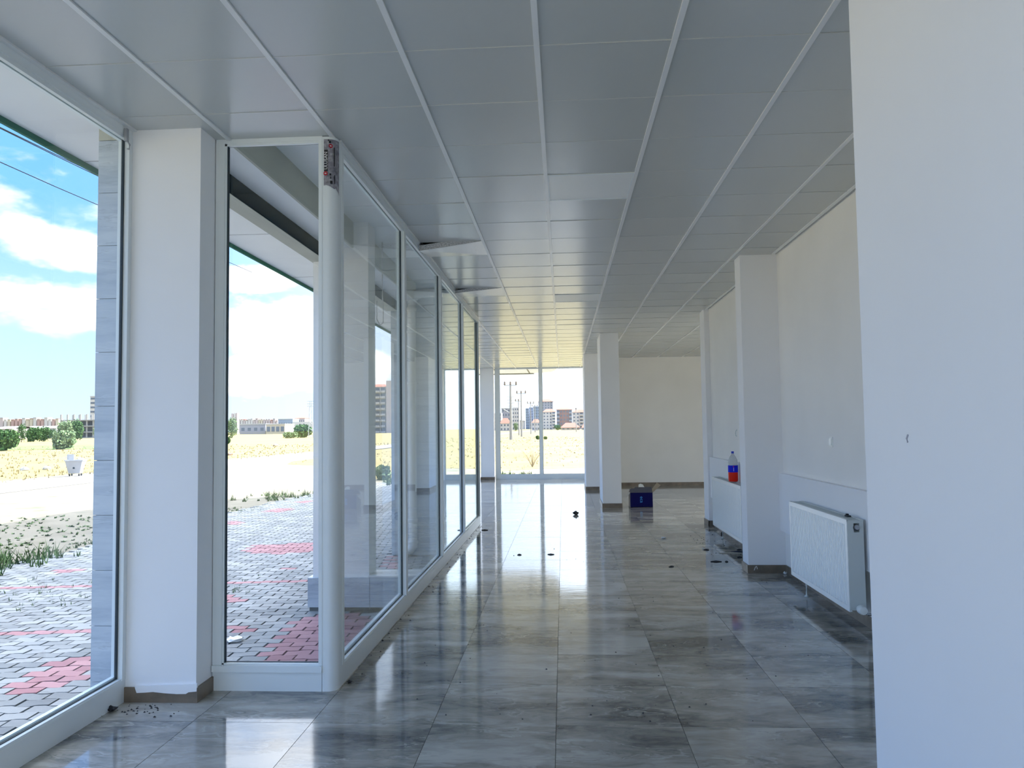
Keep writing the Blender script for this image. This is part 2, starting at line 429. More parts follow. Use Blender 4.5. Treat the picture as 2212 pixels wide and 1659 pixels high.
wrap('baseboard_left_column', -2.365, -1.97, 4.20, 4.385, 'brown stone skirting around the wide left column', 'ne')
wrap('baseboard_pillar', .684, 1.015, 14.27, 15.33, 'brown stone skirting around the free-standing pillar', 'nwe')
wrap('baseboard_far_pillar', .505, .80, 18.26, 19.5, 'brown stone skirting around the farther pillar', 'nw')
wrap('baseboard_end_column', -2.30, -1.93, 22.15, 22.30, 'brown stone skirting under the end window column', 'ne')
struct('baseboard_right', MB().box(2.118, 2.13, 2.72, 7.92, 0, .078).box(2.118, 2.13, 8.17, 11.60, 0, .078), skirt, 'brown stone skirting along the right wall', 'baseboard')
struct('baseboard_right_end', MB().box(2.048, 2.06, 11.588, 11.96, 0, .078).box(2.048, 2.118, 11.588, 11.60, 0, .078), skirt, 'brown stone skirting on the end pier', 'baseboard')
struct('baseboard_far', MB().box(.83, 5.6, 19.488, 19.5, 0, .078), skirt, 'brown stone skirting along the far wall', 'baseboard')
# smeared plaster overlapping the skirting of the left column
pts = [(-2.30, .078), (-2.29, .050), (-2.25, .052), (-2.2, .056), (-2.14, .050), (-2.07, .046), (-2.02, .047), (-2.005, .056), (-1.962, .060), (-1.960, .10), (-2.30, .085)]
b = MB(); n = len(pts)
b.face([(x, 4.1865, z) for x, z in pts]); b.face([(x, 4.20, z) for x, z in reversed(pts)])
for k in range(n):
    (x, z), (u, w) = pts[k], pts[(k+1) % n]; b.face([(x, 4.1865, z), (u, 4.1865, w), (u, 4.2, w), (x, 4.2, z)])
struct('trim_3', b, plaster_w, 'smeared white plaster over the skirting of the left column', 'trim')

# ------------------------------------------------------------------ glazing
# every window: an Empty, frame members, gaskets and panes as children
def window(name, label):
    o = D.objects.new(name, None); COL.objects.link(o); o.empty_display_size = .1
    return tag(o, label, 'window', kind='structure')
def glaze_y(root, X, y0, y1, z0, z1, mull, base=.118, head=.05, fw=.06, ends=(.05, .05)):
    """glazing in a plane X=const; X is the inner face; inside is +X"""
    xo = X-fw; xm = X-fw*.52
    MB().box(xo, X, y0, y1, z0, base).obj('base_rail', alu, root)
    MB().box(xo, X, y0, y1, z1-head, z1).obj('head_rail', alu, root)
    ys = [y0] + list(mull) + [y1]
    for k, y in enumerate(ys):
        if k == 0: a, c = y0, y0+ends[0]
        elif k == len(ys)-1: a, c = y1-ends[1], y1
        else: a, c = y-.036, y+.036
        if 0 < k < len(ys)-1:
            MB().box(xo, X+.004, a, y-.005, base, z1-head).box(xo, X+.004, y+.005, c, base, z1-head).obj('mullion', alu, root)
            MB().box(xo+.006, X-.006, y-.005, y+.005, base, z1-head).obj('gasket', alu_dark, root)
        else: MB().box(xo, X+.002, a, c, base, z1-head).obj('mullion', alu, root)
    for k in range(len(ys)-1):
        a = ys[k]+(ends[0] if k == 0 else .036); c = ys[k+1]-(ends[1] if k == len(ys)-2 else .036)
        bd = MB()
        bd.box(xm+.006, X-.004, a, c, base, base+.010).box(xo, xm-.006, a, c, base, base+.024)
        bd.box(xm+.006, X-.004, a, c, z1-head-.022, z1-head).box(xo, xm-.006, a, c, z1-head-.022, z1-head)
        bd.obj('glazing_bead', alu, root)
        g = MB().box(xm-.006, xm+.006, a, c, base, base+.014).box(xm-.006, xm+.006, a, c, z1-head-.014, z1-head)
        g.box(xm-.007, xm+.007, a, a+.006, base, z1-head).box(xm-.007, xm+.007, c-.008, c, base, z1-head)
        g.obj('gasket', alu_dark, root)
        MB().box(xm-.003, xm+.003, a+.004, c-.004, base+.012, z1-head-.012).obj('pane', glass_m, root)
def glaze_x(root, Y, x0, x1, z0, z1, mull, base=.118, head=.03, fw=.06, ends=(.05, .05)):
    """glazing in a plane Y=const; Y is the inner (near) face"""
    yo = Y+fw; ym = Y+fw*.5
    MB().box(x0, x1, Y, yo, z0, base).obj('base_rail', alu, root)
    MB().box(x0, x1, Y-.001, yo, z1-head, z1).obj('head_rail', alu, root)
    xs = [x0]+list(mull)+[x1]
    for k, x in enumerate(xs):
        if k == 0: a, c = x0, x0+ends[0]
        elif k == len(xs)-1: a, c = x1-ends[1], x1
        else: a, c = x-.045, x+.045
        MB().box(a, c, Y-.003, yo, base, z1-head).obj('mullion', alu, root)
    for k in range(len(xs)-1):
        a = xs[k]+(ends[0] if k == 0 else .045); c = xs[k+1]-(ends[1] if k == len(xs)-2 else .045)
        bd = MB().box(a, c, Y+.003, ym-.005, base, base+.008).box(a, c, Y+.003, ym-.005, z1-head-.012, z1-head)
        bd.box(a, a+.010, Y+.003, ym-.005, base, z1-head)
        bd.obj('glazing_bead', alu, root)
        g = MB().box(a, c, ym-.005, ym+.005, base, base+.012).box(a+.010, a+.014, Y+.012, ym+.004, base, z1-head)
        g.box(c-.006, c, ym-.005, ym+.005, base, z1-head).box(a, c, ym-.005, ym+.005, z1-head-.010, z1-head)
        g.obj('gasket', alu_dark, root)
        MB().box(a+.004, c-.003, ym-.003, ym+.003, base+.008, z1-head-.006).obj('pane', glass_m, root)

w1 = window('window_1', 'tall shopfront window cut by the left edge of the picture')
glaze_y(w1, -2.36, -2.5, 4.20, 0, CEIL, [.3], ends=(.05, .035))
w2 = window('window_2', 'tall narrow window between the wide column and the rounded corner post')
glaze_x(w2, 4.385, -1.965, -1.345, 0, CEIL, [], base=.142, head=.026, ends=(.052, .02))
MB().box(-1.965, -1.345, 4.372, 4.386, .105, .140).obj('sill_cover', alu, w2)
w3 = window('window_3', 'long row of shopfront windows running away from the corner post')
glaze_y(w3, -1.265, 4.50, 12.05, 0, CEIL, [6.36, 8.29, 10.15], base=.113, ends=(.04, .05))
w4 = window('window_4', 'two-pane end window looking out on the power poles')
glaze_x(w4, 22.30, -1.90, .75, 0, CEIL, [-.615], base=.135, head=.02, ends=(.13, .03))
w5 = window('added_window_5', 'unseen shopfront window added for daylight on the left beyond the long glazed row')  # added glazing out of view, lets daylight into the far end
glaze_y(w5, -2.36, 12.3, 22.15, 0, CEIL, [15.5, 18.8])
w7 = window('added_window_7', 'unseen rear shopfront window behind the viewer, added for daylight')  # added rear glazing behind the camera to bring in daylight
glaze_x(w7, -2.56, -2.36, 1.0, 0, CEIL, [-.7])
w6 = window('added_window_6', 'unseen shopfront window added for daylight on the far side of the dim side room')  # added opening, unseen, brings sky light into the side room
glaze_y(w6, 5.66, 12.1, 16.4, 0, CEIL, [14.2])
struct('wall_side_room', MB().box(5.6, 5.8, 16.4, 19.6, 0, CEIL+.1), plaster, 'wall closing the dim side room on its far side', 'wall')
# rounded corner post with its printed film
cp = thing('corner_post', 'rounded white aluminium corner post where the two glazed fronts meet', 'post', (-1.305, 4.44, 0))
cp['kind'] = 'structure'
out = []
R = .055
out += [(-.042, .062), (-.042, -.055)]
for k in range(9):
    a = -math.pi/2 + k*math.pi/16*1.0
    out.append((-.015+R*math.cos(a), 0+R*math.sin(a)))
out += [(.040, .062)]
MB().prism(out, 0, CEIL-.004).obj('post', alu, cp, smooth=True)
film_m = D.materials.new('printed_film'); film_m.use_nodes = True
t = NT(film_m.node_tree); co = t.n('ShaderNodeTexCoord').outputs['Object']
nz = t.n('ShaderNodeTexNoise', i_Vector=co, i_Scale=38.0, i_Detail=4.0).outputs[0]
b_ = t.n('ShaderNodeBsdfPrincipled', i_Base_Color=t.ramp(nz, [(.3, (.16, .155, .18)), (.52, (.28, .27, .31)), (.75, (.50, .50, .54))]), i_Roughness=.3)
t.put(b_.inputs['Normal'], t.n('ShaderNodeBump', i_Height=nz, i_Strength=.5, i_Distance=.01).outputs[0])
t.n('ShaderNodeOutputMaterial', i_Surface=b_)
film = MB(); ztop = CEIL-.02; nF = 8
ring = [(-.030, -.0575)] + [(-.015+(R+.0025)*math.cos(-math.pi/2+k*math.pi/16), (R+.0025)*math.sin(-math.pi/2+k*math.pi/16)) for k in range(9)]
zb = [2.824, 2.826, 2.822, 2.818, 2.812, 2.806, 2.812, 2.80, 2.79, 2.775]
for k in range(len(ring)-1):
    (x, y), (u, w) = ring[k], ring[k+1]
    film.face([(x, y, zb[k]), (u, w, zb[k+1]), (u, w, ztop), (x, y, ztop)])
film.obj('protective_film', film_m, cp, smooth=True, label='torn grey protective film with black and red print')
ink = mat('film_ink', (.012, .012, .016, 1), .4); red_ink = mat('film_red', (.42, .012, .03, 1), .4); white_ink = mat('film_white', (.8, .8, .82, 1), .4)
def text_mesh(body, size, mt, extrude=.0004):
    cu = D.curves.new('text', 'FONT'); cu.body = body; cu.size = size; cu.extrude = extrude; cu.resolution_u = 3
    cu.align_x = 'CENTER'; cu.align_y = 'CENTER'
    ob = D.objects.new('text', cu); COL.objects.link(ob)
    me = D.meshes.new_from_object(ob.evaluated_get(bpy.context.evaluated_depsgraph_get()))
    D.objects.remove(ob); me.materials.clear(); me.materials.append(mt); return me
MB().box(-.027, -.0065, -.0592, -.0582, 2.905, 3.030).obj('print_bar', ink, cp)
link('printed_letters', text_mesh('ULUSAN', .027, white_ink), cp, (-.0168, -.0600, 2.967), (math.pi/2, -math.pi/2, 0))
for (x, y, z, a) in ((-.019, -.0598, 2.893, 0), (.010, -.0560, 3.052, .55)):
    hx = MB(); pr = [(math.cos(q*math.pi/3+.5)*.0135, math.sin(q*math.pi/3+.5)*.0135) for q in range(6)]
    hx.face([(u, 0, w) for u, w in pr]); hx.face([(u*.45, -.0005, w*.25) for u, w in reversed(pr)], 1)
    hx.obj('red_emblem', [red_ink, white_ink], cp, loc=(x, y, z), rot=(0, 0, a))
for x, y, z, w, h_, a in ((.006, -.0578, 3.075, .012, .014, .45), (-.002, -.0592, 3.085, .008, .006, .3), (.028, -.0470, 2.99, .006, .11, 1.0), (.008, -.0573, 2.887, .010, .011, .45), (.010, -.0565, 2.868, .006, .012, .45), (.013, -.0553, 2.842, .014, .018, .6), (.030, -.045, 2.86, .006, .05, 1.0)):
    MB().box(-w/2, w/2, -.0006, .0006, -h_/2, h_/2).obj('print_mark', ink, cp, loc=(x, y, z), rot=(0, 0, a))

# ------------------------------------------------------------------ building outside
GZ = -.20
struct('building_block', MB().box(-2.3, 7.0, -2.6, 25.2, 3.62, 14.5), plaster, 'upper storeys of the building above the shop, with an unseen overhang added against the sun', 'building')  # unseen mass; overhang past the end window added to block the sun
bl = MB(); pl = [(-3.08, -2.6), (-3.08, 25.1), (-3.0, 25.5), (-2.7, 25.8), (-.95, 25.8), (-.62, 25.68), (-.36, 25.35), (-.22, 24.8), (-.16, 24.0), (-.16, 22.42), (-2.31, 22.42), (-2.31, 4.47), (-2.42, 4.47), (-2.42, -2.6)]
bl.prism(pl, 3.20, 3.62)
can = struct('canopy', bl, canopy_m, 'white canopy soffit running outside along the shopfront', 'canopy')
MB().box(-3.10, -3.08, -2.6, 25.0, 3.165, 3.62).obj('fascia_trim', green_m, can, label='green strip along the canopy edge')
b = MB()
for y in range(0, 26, 2): b.box(-3.075, -2.42, y+.9, y+.906, 3.197, 3.2)
b.obj('soffit_joint', mat('soffit_joint', (.45, .46, .46, 1), .8), can)
b = MB(); MBX = mat('fascia_joint', (.22, .21, .15, 1), .7)
for x in (-2.05, -1.05): b.box(x-.02, x+.02, 23.5, 25.72, 3.192, 3.2)
b.box(-2.75, -.9, 25.70, 25.72, 3.165, 3.19)
for y in (-.01,): pass
b.obj('fascia_joint', MBX, can)
# inner face of the end fascia hangs down so the shop looks at it
MB().box(-2.7, -.93, 25.72, 25.80, 3.165, 3.20).obj('fascia_lip', mat('fascia_cream', (.70, .66, .48, 1), .7), can)
struct('porch_soffit', MB().box(-2.17, -1.92, 4.47, 10.35, 3.125, 3.30), canopy_m, 'lowered plaster strip under the porch roof', 'soffit')
struct('porch_roof', MB().box(-2.45, -1.33, 4.47, 10.35, 3.36, 3.61), canopy_m, 'pale underside of the porch roof', 'soffit')
struct('porch_step_beam', MB().box(-1.93, -1.912, 4.47, 10.35, 3.12, 3.36), olive_m, 'olive painted beam crossing above the narrow window', 'beam')
bm_ = struct('porch_beam', MB().box(-2.31, -2.165, 4.47, 10.35, 3.0, 3.36), olive_m, 'olive painted edge beam over the porch opening', 'beam')
MB().box(-2.165, -2.155, 4.50, 7.20, 3.002, 3.124).box(-2.165, -2.155, 7.46, 10.30, 3.002, 3.124).obj('dark_band', teal_m, bm_, label='dark blue band on the inner side of the beam')
struct('shop_front_head', MB().box(-1.335, -1.27, 4.47, 12.1, CEIL+.0, 3.6).box(-2.42, -2.36, -2.5, 4.2, CEIL, 3.6).box(-2.42, -1.27, 4.386, 4.46, CEIL+.002, 3.6).box(-2.42, -2.36, 12.1, 22.4, CEIL, 3.6).box(-2.42, .95, 22.31, 22.42, CEIL, 3.6), canopy_m, 'wall strip above the shopfront glazing', 'wall')

def clad(parent, x0, x1, y, z0, z1, tw=.6, th=.3, nx=None, gap=.003, facing='-Y', depth=.012):
    z = z1
    while z > z0+.01:
        zl = max(z0, z-th); x = x0
        while x < x1-.01:
            xr = min(x1, x+tw)
            if facing == '-Y': bx = (x+gap/2, xr-gap/2, y, y+depth, zl+gap/2, z-gap/2)
            else: bx = (y, y+depth, x+gap/2, xr-gap/2, zl+gap/2, z-gap/2)
            cx_, cy_, cz_ = (bx[0]+bx[1])/2, (bx[2]+bx[3])/2, (bx[4]+bx[5])/2
            MB().box(bx[0]-cx_, bx[1]-cx_, bx[2]-cy_, bx[3]-cy_, bx[4]-cz_, bx[5]-cz_).obj('wall_tile', clad_m, parent, loc=(cx_, cy_, cz_))
            x = xr
        z = zl
joint_m = mat('tile_joint', (.20, .22, .25, 1), .8)
oc = struct('outer_column', MB().box(-2.58, -2.37, 4.272, 4.47, GZ, 3.2), joint_m, 'tile-clad outside corner of the wide left column', 'column')
clad(oc, -2.592, -2.425, 4.26, GZ, 3.083)
MB().box(-2.592, -2.425, 4.262, 4.272, 3.086, 3.198).obj('plaster_strip', olive_m, oc)
op = struct('outer_pillar', MB().box(-2.292, -1.775, 7.20, 7.47, GZ, 3.36), plaster, 'cream porch pillar outside with a blue-grey tiled foot', 'pillar')
clad(op, -2.335, -1.765, 7.172, -.165, .10, tw=.6, th=.265, depth=.028)
MB().box(-2.335, -2.30, 7.203, 7.49, -.165, .10).obj('wall_tile', clad_m, op)
MB().box(-2.32, -1.34, 7.185, 7.2, GZ, -.165).obj('shade_gap_strip', soil_m, op)  # dark strip painted in for the shade gap beneath the tiled foot
lw = struct('low_wall', MB().box(-1.775, -1.34, 7.185, 7.47, GZ, .105), joint_m, 'low tiled kerb wall between porch pillar and glazing', 'wall')
clad(lw, -1.763, -1.34, 7.172, -.165, .108, th=.273)
MB().box(-1.775, -1.34, 7.165, 7.49, .106, .118).obj('coping', mat('coping_stone', (.80, .80, .76, 1), .4, var=.05), lw, label='pale coping slab')
cw = struct('outer_wall', MB().box(-2.24, -1.36, 10.362, 12.3, GZ, 3.36), joint_m, 'blue-grey tiled wall closing the porch behind the drain pipe', 'wall')
clad(cw, -2.252, -1.365, 10.35, GZ, 3.36)
clad(cw, 10.37, 12.3, -2.252, GZ, 3.2, facing='-X')
clad(cw, 10.37, 12.3, -1.36, GZ, 3.2, facing='-X')
struct('outer_wall_return', MB().box(-2.42, -2.24, 12.10, 12.35, GZ, 3.4).box(-2.42, -1.33, 12.06, 12.30, GZ, 3.4), joint_m, 'return of the tiled wall beyond the porch', 'wall')

pp = thing('drain_pipe', 'white plastic drain pipe with elbows on the tiled porch wall', 'pipe', (-1.955, 10.26, 0))
MB().lathe([(.056, -.09), (.056, 3.03)], n=20).obj('pipe', pvc_m, pp, smooth=True)
b = MB(); b.tube([(0, 0, 3.02), (0, 0, 3.08), (.02, 0, 3.14), (.07, 0, 3.19), (.16, 0, 3.21), (.42, 0, 3.22)], .058, 14); b.obj('top_elbow', pvc_m, pp, smooth=True)
b = MB(); b.tube([(0, 0, -.03), (-.01, -.01, -.08), (-.04, -.03, -.125), (-.10, -.05, -.14), (-.15, -.06, -.142)], .058, 14); b.obj('bottom_elbow', pvc_m, pp, smooth=True)
for z in (3.0, 2.70, 2.03, .26, -.02):
    MB().lathe([(.058, -.02), (.066, -.015), (.066, .015), (.058, .02)], c=(0, 0, z), n=20).obj('collar', pvc_m, pp, smooth=True)
for z in (2.03, .26): MB().box(-.082, .082, -.008, .008, z-.012, z+.012).obj('clamp', steel_m, pp)
wp = on_y(826, 662, 8.0)
b = MB(); b.tube([on_y(814, 650, 8.0), on_y(814, 690, 8.0), on_y(821, 703, 8.0), on_y(828, 697, 8.0), on_y(828, 668, 8.0), on_y(826, 640, 8.0), on_y(826, 600, 8.0), Vector((on_y(826, 600, 8.0).x, 8.0, 3.372))], .006, 6)
tag(b.obj('hanging_cable', mat('grey_cable', (.55, .53, .50, 1), .6)), 'thin grey cable hanging in a loop under the porch beam', 'cable')
struct('canopy_gap_fill', MB().box(-2.42, -2.41, 12.1, 22.42, 3.1, 3.4), canopy_m, 'soffit edge beyond the porch', 'soffit')

# ------------------------------------------------------------------ ground
def gmat(name, a, b, scale, bump=.4, rough=.95, spots=None):
    mt = D.materials.new(name); mt.use_nodes = True; t = NT(mt.node_tree)
    co = t.n('ShaderNodeTexCoord').outputs['Object']
    n1 = t.n('ShaderNodeTexNoise', i_Vector=co, i_Scale=scale, i_Detail=8.0, i_Roughness=.65).outputs[0]
    c = t.ramp(n1, [(.35, a), (.65, b)])
    if spots:
        n2 = t.n('ShaderNodeTexNoise', i_Vector=co, i_Scale=spots[1], i_Detail=5.0, i_Roughness=.6).outputs[0]
        c = t.mix(t.smooth(n2, spots[2], spots[3]), c, spots[0])
    bs = t.n('ShaderNodeBsdfPrincipled', i_Base_Color=c, i_Roughness=rough)
    bs.inputs['Specular IOR Level'].default_value = .1
    t.put(bs.inputs['Normal'], t.n('ShaderNodeBump', i_Height=n1, i_Strength=bump, i_Distance=.05).outputs[0])
    t.n('ShaderNodeOutputMaterial', i_Surface=bs); return mt
dirt_m = gmat('pale_dusty_ground', (.165, .145, .11, 1), (.22, .195, .15, 1), 1.6, spots=((.12, .13, .085, 1), .9, .60, .70))
field_m = gmat('dry_grass_field', (.19, .150, .062, 1), (.245, .198, .09, 1), .12, spots=((.17, .18, .07, 1), .07, .56, .68))
green_field_m = gmat('green_verge', (.09, .16, .045, 1), (.16, .23, .08, 1), .3)
struct('ground', MB().face([(-20, -25, GZ-.016), (60, -25, GZ-.016), (60, 60, GZ-.016), (-20, 60, GZ-.016)]), dirt_m, 'pale dusty ground between the paving and the road', 'ground')
struct('field', MB().face([(-3500, -3500, GZ-.05), (3500, -3500, GZ-.05), (3500, 3500, GZ-.05), (-3500, 3500, GZ-.05)]), field_m, 'dry yellow grass field reaching to the town', 'field')
edge = [(-14.6, 900), (-14.6, 42), (-13.6, 38.6), (-11.5, 37), (-9, 33), (-6.5, 26.5), (-4.6, 26), (-3.2, 29.5), (-1, 32.2), (3, 33.2), (12, 34), (40, 34), (70, 30), (70, 900)]
struct('field_near', MB().face([(x, y, GZ-.008) for x, y in edge]), field_m, 'dry grass beyond the paved yard', 'field')
struct('road', MB().box(-18.9, -15.75, -300, 900, GZ-.012, GZ+.0), asphalt_m, 'grey asphalt road passing behind the dumpster', 'road')
struct('field_verge', MB().face([(-75, 84, GZ-.03), (-40, 84, GZ-.03), (-48, 112, GZ-.03), (-100, 112, GZ-.03)]), green_field_m, 'green grass strip behind the dry field', 'field')

# pavers: interlocking blocks laid in rows turned slightly against the building
PA = .12; ca, sa = math.cos(PA), math.sin(PA); PL, PW = .196, .118
soil = [(-7.1, -3), (-2.42, -3), (-2.42, 4.3), (-1.34, 4.47), (-1.34, 12), (-2.4, 12), (-2.4, 22.5), (-2, 28.3), (-6.2, 24), (-6.7, 18.2), (-6.9, 11)]
pav = struct('paving', MB().face([(x, y, GZ-.014) for x, y in soil]), soil_m, 'interlocking grey and red block paving along the shopfront', 'paving')
def pmat(name, a, b):
    mt = D.materials.new(name); mt.use_nodes = True; t = NT(mt.node_tree)
    rnd = t.math('FRACT', t.math('MULTIPLY', t.math('ADD', t.n('ShaderNodeObjectInfo').outputs['Random'], t.n('ShaderNodeNewGeometry').outputs['Random Per Island']), 5.7))
    pz = t.n('ShaderNodeNewGeometry').outputs['Position']
    nz = t.n('ShaderNodeTexNoise', i_Vector=pz, i_Scale=2.3, i_Detail=7.0).outputs[0]
    v = t.math('ADD', t.math('MULTIPLY', rnd, .45), t.math('MULTIPLY', nz, .55))
    bs = t.n('ShaderNodeBsdfPrincipled', i_Base_Color=t.ramp(v, [(.25, a), (.7, b)]), i_Roughness=.85)
    fz = t.n('ShaderNodeTexNoise', i_Vector=pz, i_Scale=90.0, i_Detail=3.0).outputs[0]
    t.put(bs.inputs['Normal'], t.n('ShaderNodeBump', i_Height=fz, i_Strength=.3, i_Distance=.004).outputs[0])
    t.n('ShaderNodeOutputMaterial', i_Surface=bs); return mt
pgrey = pmat('grey_paver', (.15, .155, .155, 1), (.28, .28, .27, 1)); pred = pmat('red_paver', (.26, .11, .12, 1), (.36, .18, .185, 1))
def paver_outline(flip):
    a = .011*(1 if not flip else -1); L, Wd = PL/2-.007, PW/2-.0045
    return [(-L-.004, -Wd-a), (-L*.28, -Wd-a), (L*.28, -Wd+a), (L-.004, -Wd+a), (L+.004, Wd+a), (L*.28, Wd+a), (-L*.28, Wd-a), (-L+.004, Wd-a)]
PM = {(f, r): MB().prism(paver_outline(f), -.016, 0).mesh('paving_block', pred if r else pgrey) for f in (0, 1) for r in (0, 1)}
def ptest(x, y, poly):
    c = False; n = len(poly)
    for i in range(n):
        (x0, y0), (x1, y1) = poly[i], poly[i-1]
        if (y0 > y) != (y1 > y) and x < (x1-x0)*(y-y0)/(y1-y0)+x0: c = not c
    return c
def gpoly(pts): return [tuple(on_z(a, b, GZ)[:2]) for a, b in pts]
reds = [gpoly(q) for q in (
    [(20, 1500), (60, 1455), (150, 1425), (205, 1410), (205, 1455), (110, 1490), (30, 1505)],
    [(545, 1434), (600, 1375), (640, 1340), (700, 1320), (800, 1330), (800, 1440)],
    [(487, 1357), (560, 1358), (545, 1368), (487, 1370)],
    [(480, 1280), (510, 1287), (526, 1298), (490, 1305), (478, 1300)],
    [(524, 1192), (545, 1178), (672, 1172), (690, 1182), (672, 1192), (590, 1197)],
    [(565, 1106), (600, 1097), (640, 1099), (600, 1107)], [(487, 1130), (500, 1124), (525, 1128), (500, 1135)],
    [(118, 1240), (130, 1228), (205, 1229), (160, 1237)], [(590, 1230), (640, 1219), (665, 1217), (620, 1229)],
    [(640, 1083), (675, 1080), (675, 1084), (650, 1087)], [(815, 1230), (850, 1200), (870, 1230)])]
def in_porch(x, y): return (x > -1.36 and y > 4.4) or (x > -2.62 and y < 4.48) or (-2.33 < x < -1.3 and 7.16 < y < 7.5) or (x > -2.3 and 10.33 < y < 12.4) or (x > -2.43 and y > 12)
near, far_ = [], {0: MB(), 1: MB()}
outl = {f: paver_outline(f) for f in (0, 1)}
for r in range(-40, 215):
    for c in range(-75, 45):
        u = (c+(.5 if r % 2 else 0))*PL; v = 3.0+r*PW
        x = -4+u*ca-(v-3.0)*sa*1.0; y = 3.0+(v-3.0)*ca+u*sa
        if not ptest(x, y, soil) or in_porch(x, y): continue
        stripe = any(abs(v-(3.0+k*PW)) < .01 for k in (29, 46)) and x < -2.6
        red = stripe or any(ptest(x, y, q) for q in reds)
        px, py = project((x, y, GZ))
        vis = (0 < px < 207 or 487 < px < 697 or 738 < px < 862) and 1090 < py < 1640
        sz = 1/math.hypot(x, y)
        near.append((0 if vis else 1, -sz, x, y, r % 2, int(red)))
near.sort()
for k, (_, _, x, y, f, red) in enumerate(near):
    dz = random.uniform(-.002, .002)
    if k < 300: link('paving_block', PM[(f, red)], pav, (x, y, GZ+dz), (random.uniform(-.012, .012), random.uniform(-.012, .012), PA))
    else:
        o_ = [(x+a*ca-b*sa, y+a*sa+b*ca) for a, b in outl[f]]
        m_ = far_[red]; i = len(m_.v); z = GZ+dz
        m_.v += [(p, q, z) for p, q in o_] + [(p, q, z-.016) for p, q in o_]
        m_.f.append(tuple(range(i, i+8))); m_.mi.append(0)
        for e in range(8): m_.f.append((i+e, i+8+e, i+8+(e+1) % 8, i+(e+1) % 8)); m_.mi.append(0)
for red in (0, 1): far_[red].obj('paving_block', pred if red else pgrey, pav, kind='stuff')

# ------------------------------------------------------------------ plants
def leafmat(name, a, b):
    mt = D.materials.new(name); mt.use_nodes = True; t = NT(mt.node_tree)
    rnd = t.n('ShaderNodeNewGeometry').outputs['Random Per Island']
    bs = t.n('ShaderNodeBsdfPrincipled', i_Base_Color=t.ramp(rnd, [(0, a), (1, b)]), i_Roughness=.7)
    bs.inputs['Specular IOR Level'].default_value = .15
    t.n('ShaderNodeOutputMaterial', i_Surface=bs); return mt
straw_m = leafmat('dry_straw', (.22, .175, .075, 1), (.26, .21, .095, 1)); weed_m = leafmat('weed_leaf', (.035, .075, .022, 1), (.11, .17, .05, 1))
leaf_dark = leafmat('tree_leaf', (.03, .08, .022, 1), (.10, .19, .055, 1)); leaf_pale = leafmat('pale_leaf', (.12, .18, .08, 1), (.22, .29, .15, 1)); bark_m = mat('bark', (.16, .12, .09, 1), .9)
def tuft(b, x, y, z, h, n, w=.02, spread=.5):
    for _ in range(n):
        a = random.uniform(0, 6.283); l = random.uniform(.4, 1)*h; s = spread*l*random.random()
        ox, oy = random.uniform(-1, 1)*h*.35, random.uniform(-1, 1)*h*.35
        px, py = -math.sin(a)*w, math.cos(a)*w
        b.face([(x+ox+px, y+oy+py, z), (x+ox-px, y+oy-py, z), (x+ox+math.cos(a)*s, y+oy+math.sin(a)*s, z+l)])
b = MB()
for _ in range(6000):
    q = random.random()
    if q < .62: y = 22+random.random()**1.6*75; x = -19.3-random.random()**1.3*(8+y*.75)
    else:
        y = 26+random.random()**1.7*110; x = random.uniform(-14, 8+y*.1)
        if not ptest(x, y, edge): continue
    hh = random.uniform(.06, .20)
    tuft(b, x, y, GZ-.04, hh, 4, w=.006+.00035*y, spread=1.0)
tag(b.obj('dry_grass', straw_m), 'dry straw-coloured grass standing on the field', 'grass', kind='stuff')
b = MB()
for _ in range(260):                                   # along the ragged paving edge
    y = random.uniform(7.5, 17); x = -7.1+random.gauss(-.15, .25)+(.35 if y > 13 else 0)
    tuft(b, x, y, GZ-.02, random.uniform(.02, .065), 7, w=.010, spread=1.2)
for _ in range(120): tuft(b, random.gauss(-7.6, .5), random.gauss(9.6, .5), GZ-.02, random.uniform(.1, .26), 9, w=.012, spread=1.3)
for _ in range(700): tuft(b, random.uniform(-13.5, -7.5), random.uniform(8.5, 15.5), GZ-.018, random.uniform(.02, .05), 8, w=.016, spread=3.0)
for _ in range(45): tuft(b, random.gauss(-7.0, .4), random.gauss(19.6, .8), GZ-.02, random.uniform(.04, .22), 8, w=.014, spread=1.2)
for _ in range(160): tuft(b, random.uniform(-5.6, -3.9), random.gauss(24.8, .9), GZ-.02, random.uniform(.1, .3), 8, w=.014, spread=1.2)
for _ in range(26): tuft(b, random.uniform(-2.2, -.9), random.gauss(27.4, .4), GZ-.02, random.uniform(.08, .26), 8, w=.016, spread=1.2)
for _ in range(110): tuft(b, random.uniform(-6.3, -3.2), random.gauss(8.0, .35), GZ-.005, random.uniform(.02, .07), 5, w=.004, spread=.9)
tag(b.obj('weeds', weed_m), 'green weeds growing at the ragged edge of the paving', 'weeds', kind='stuff')

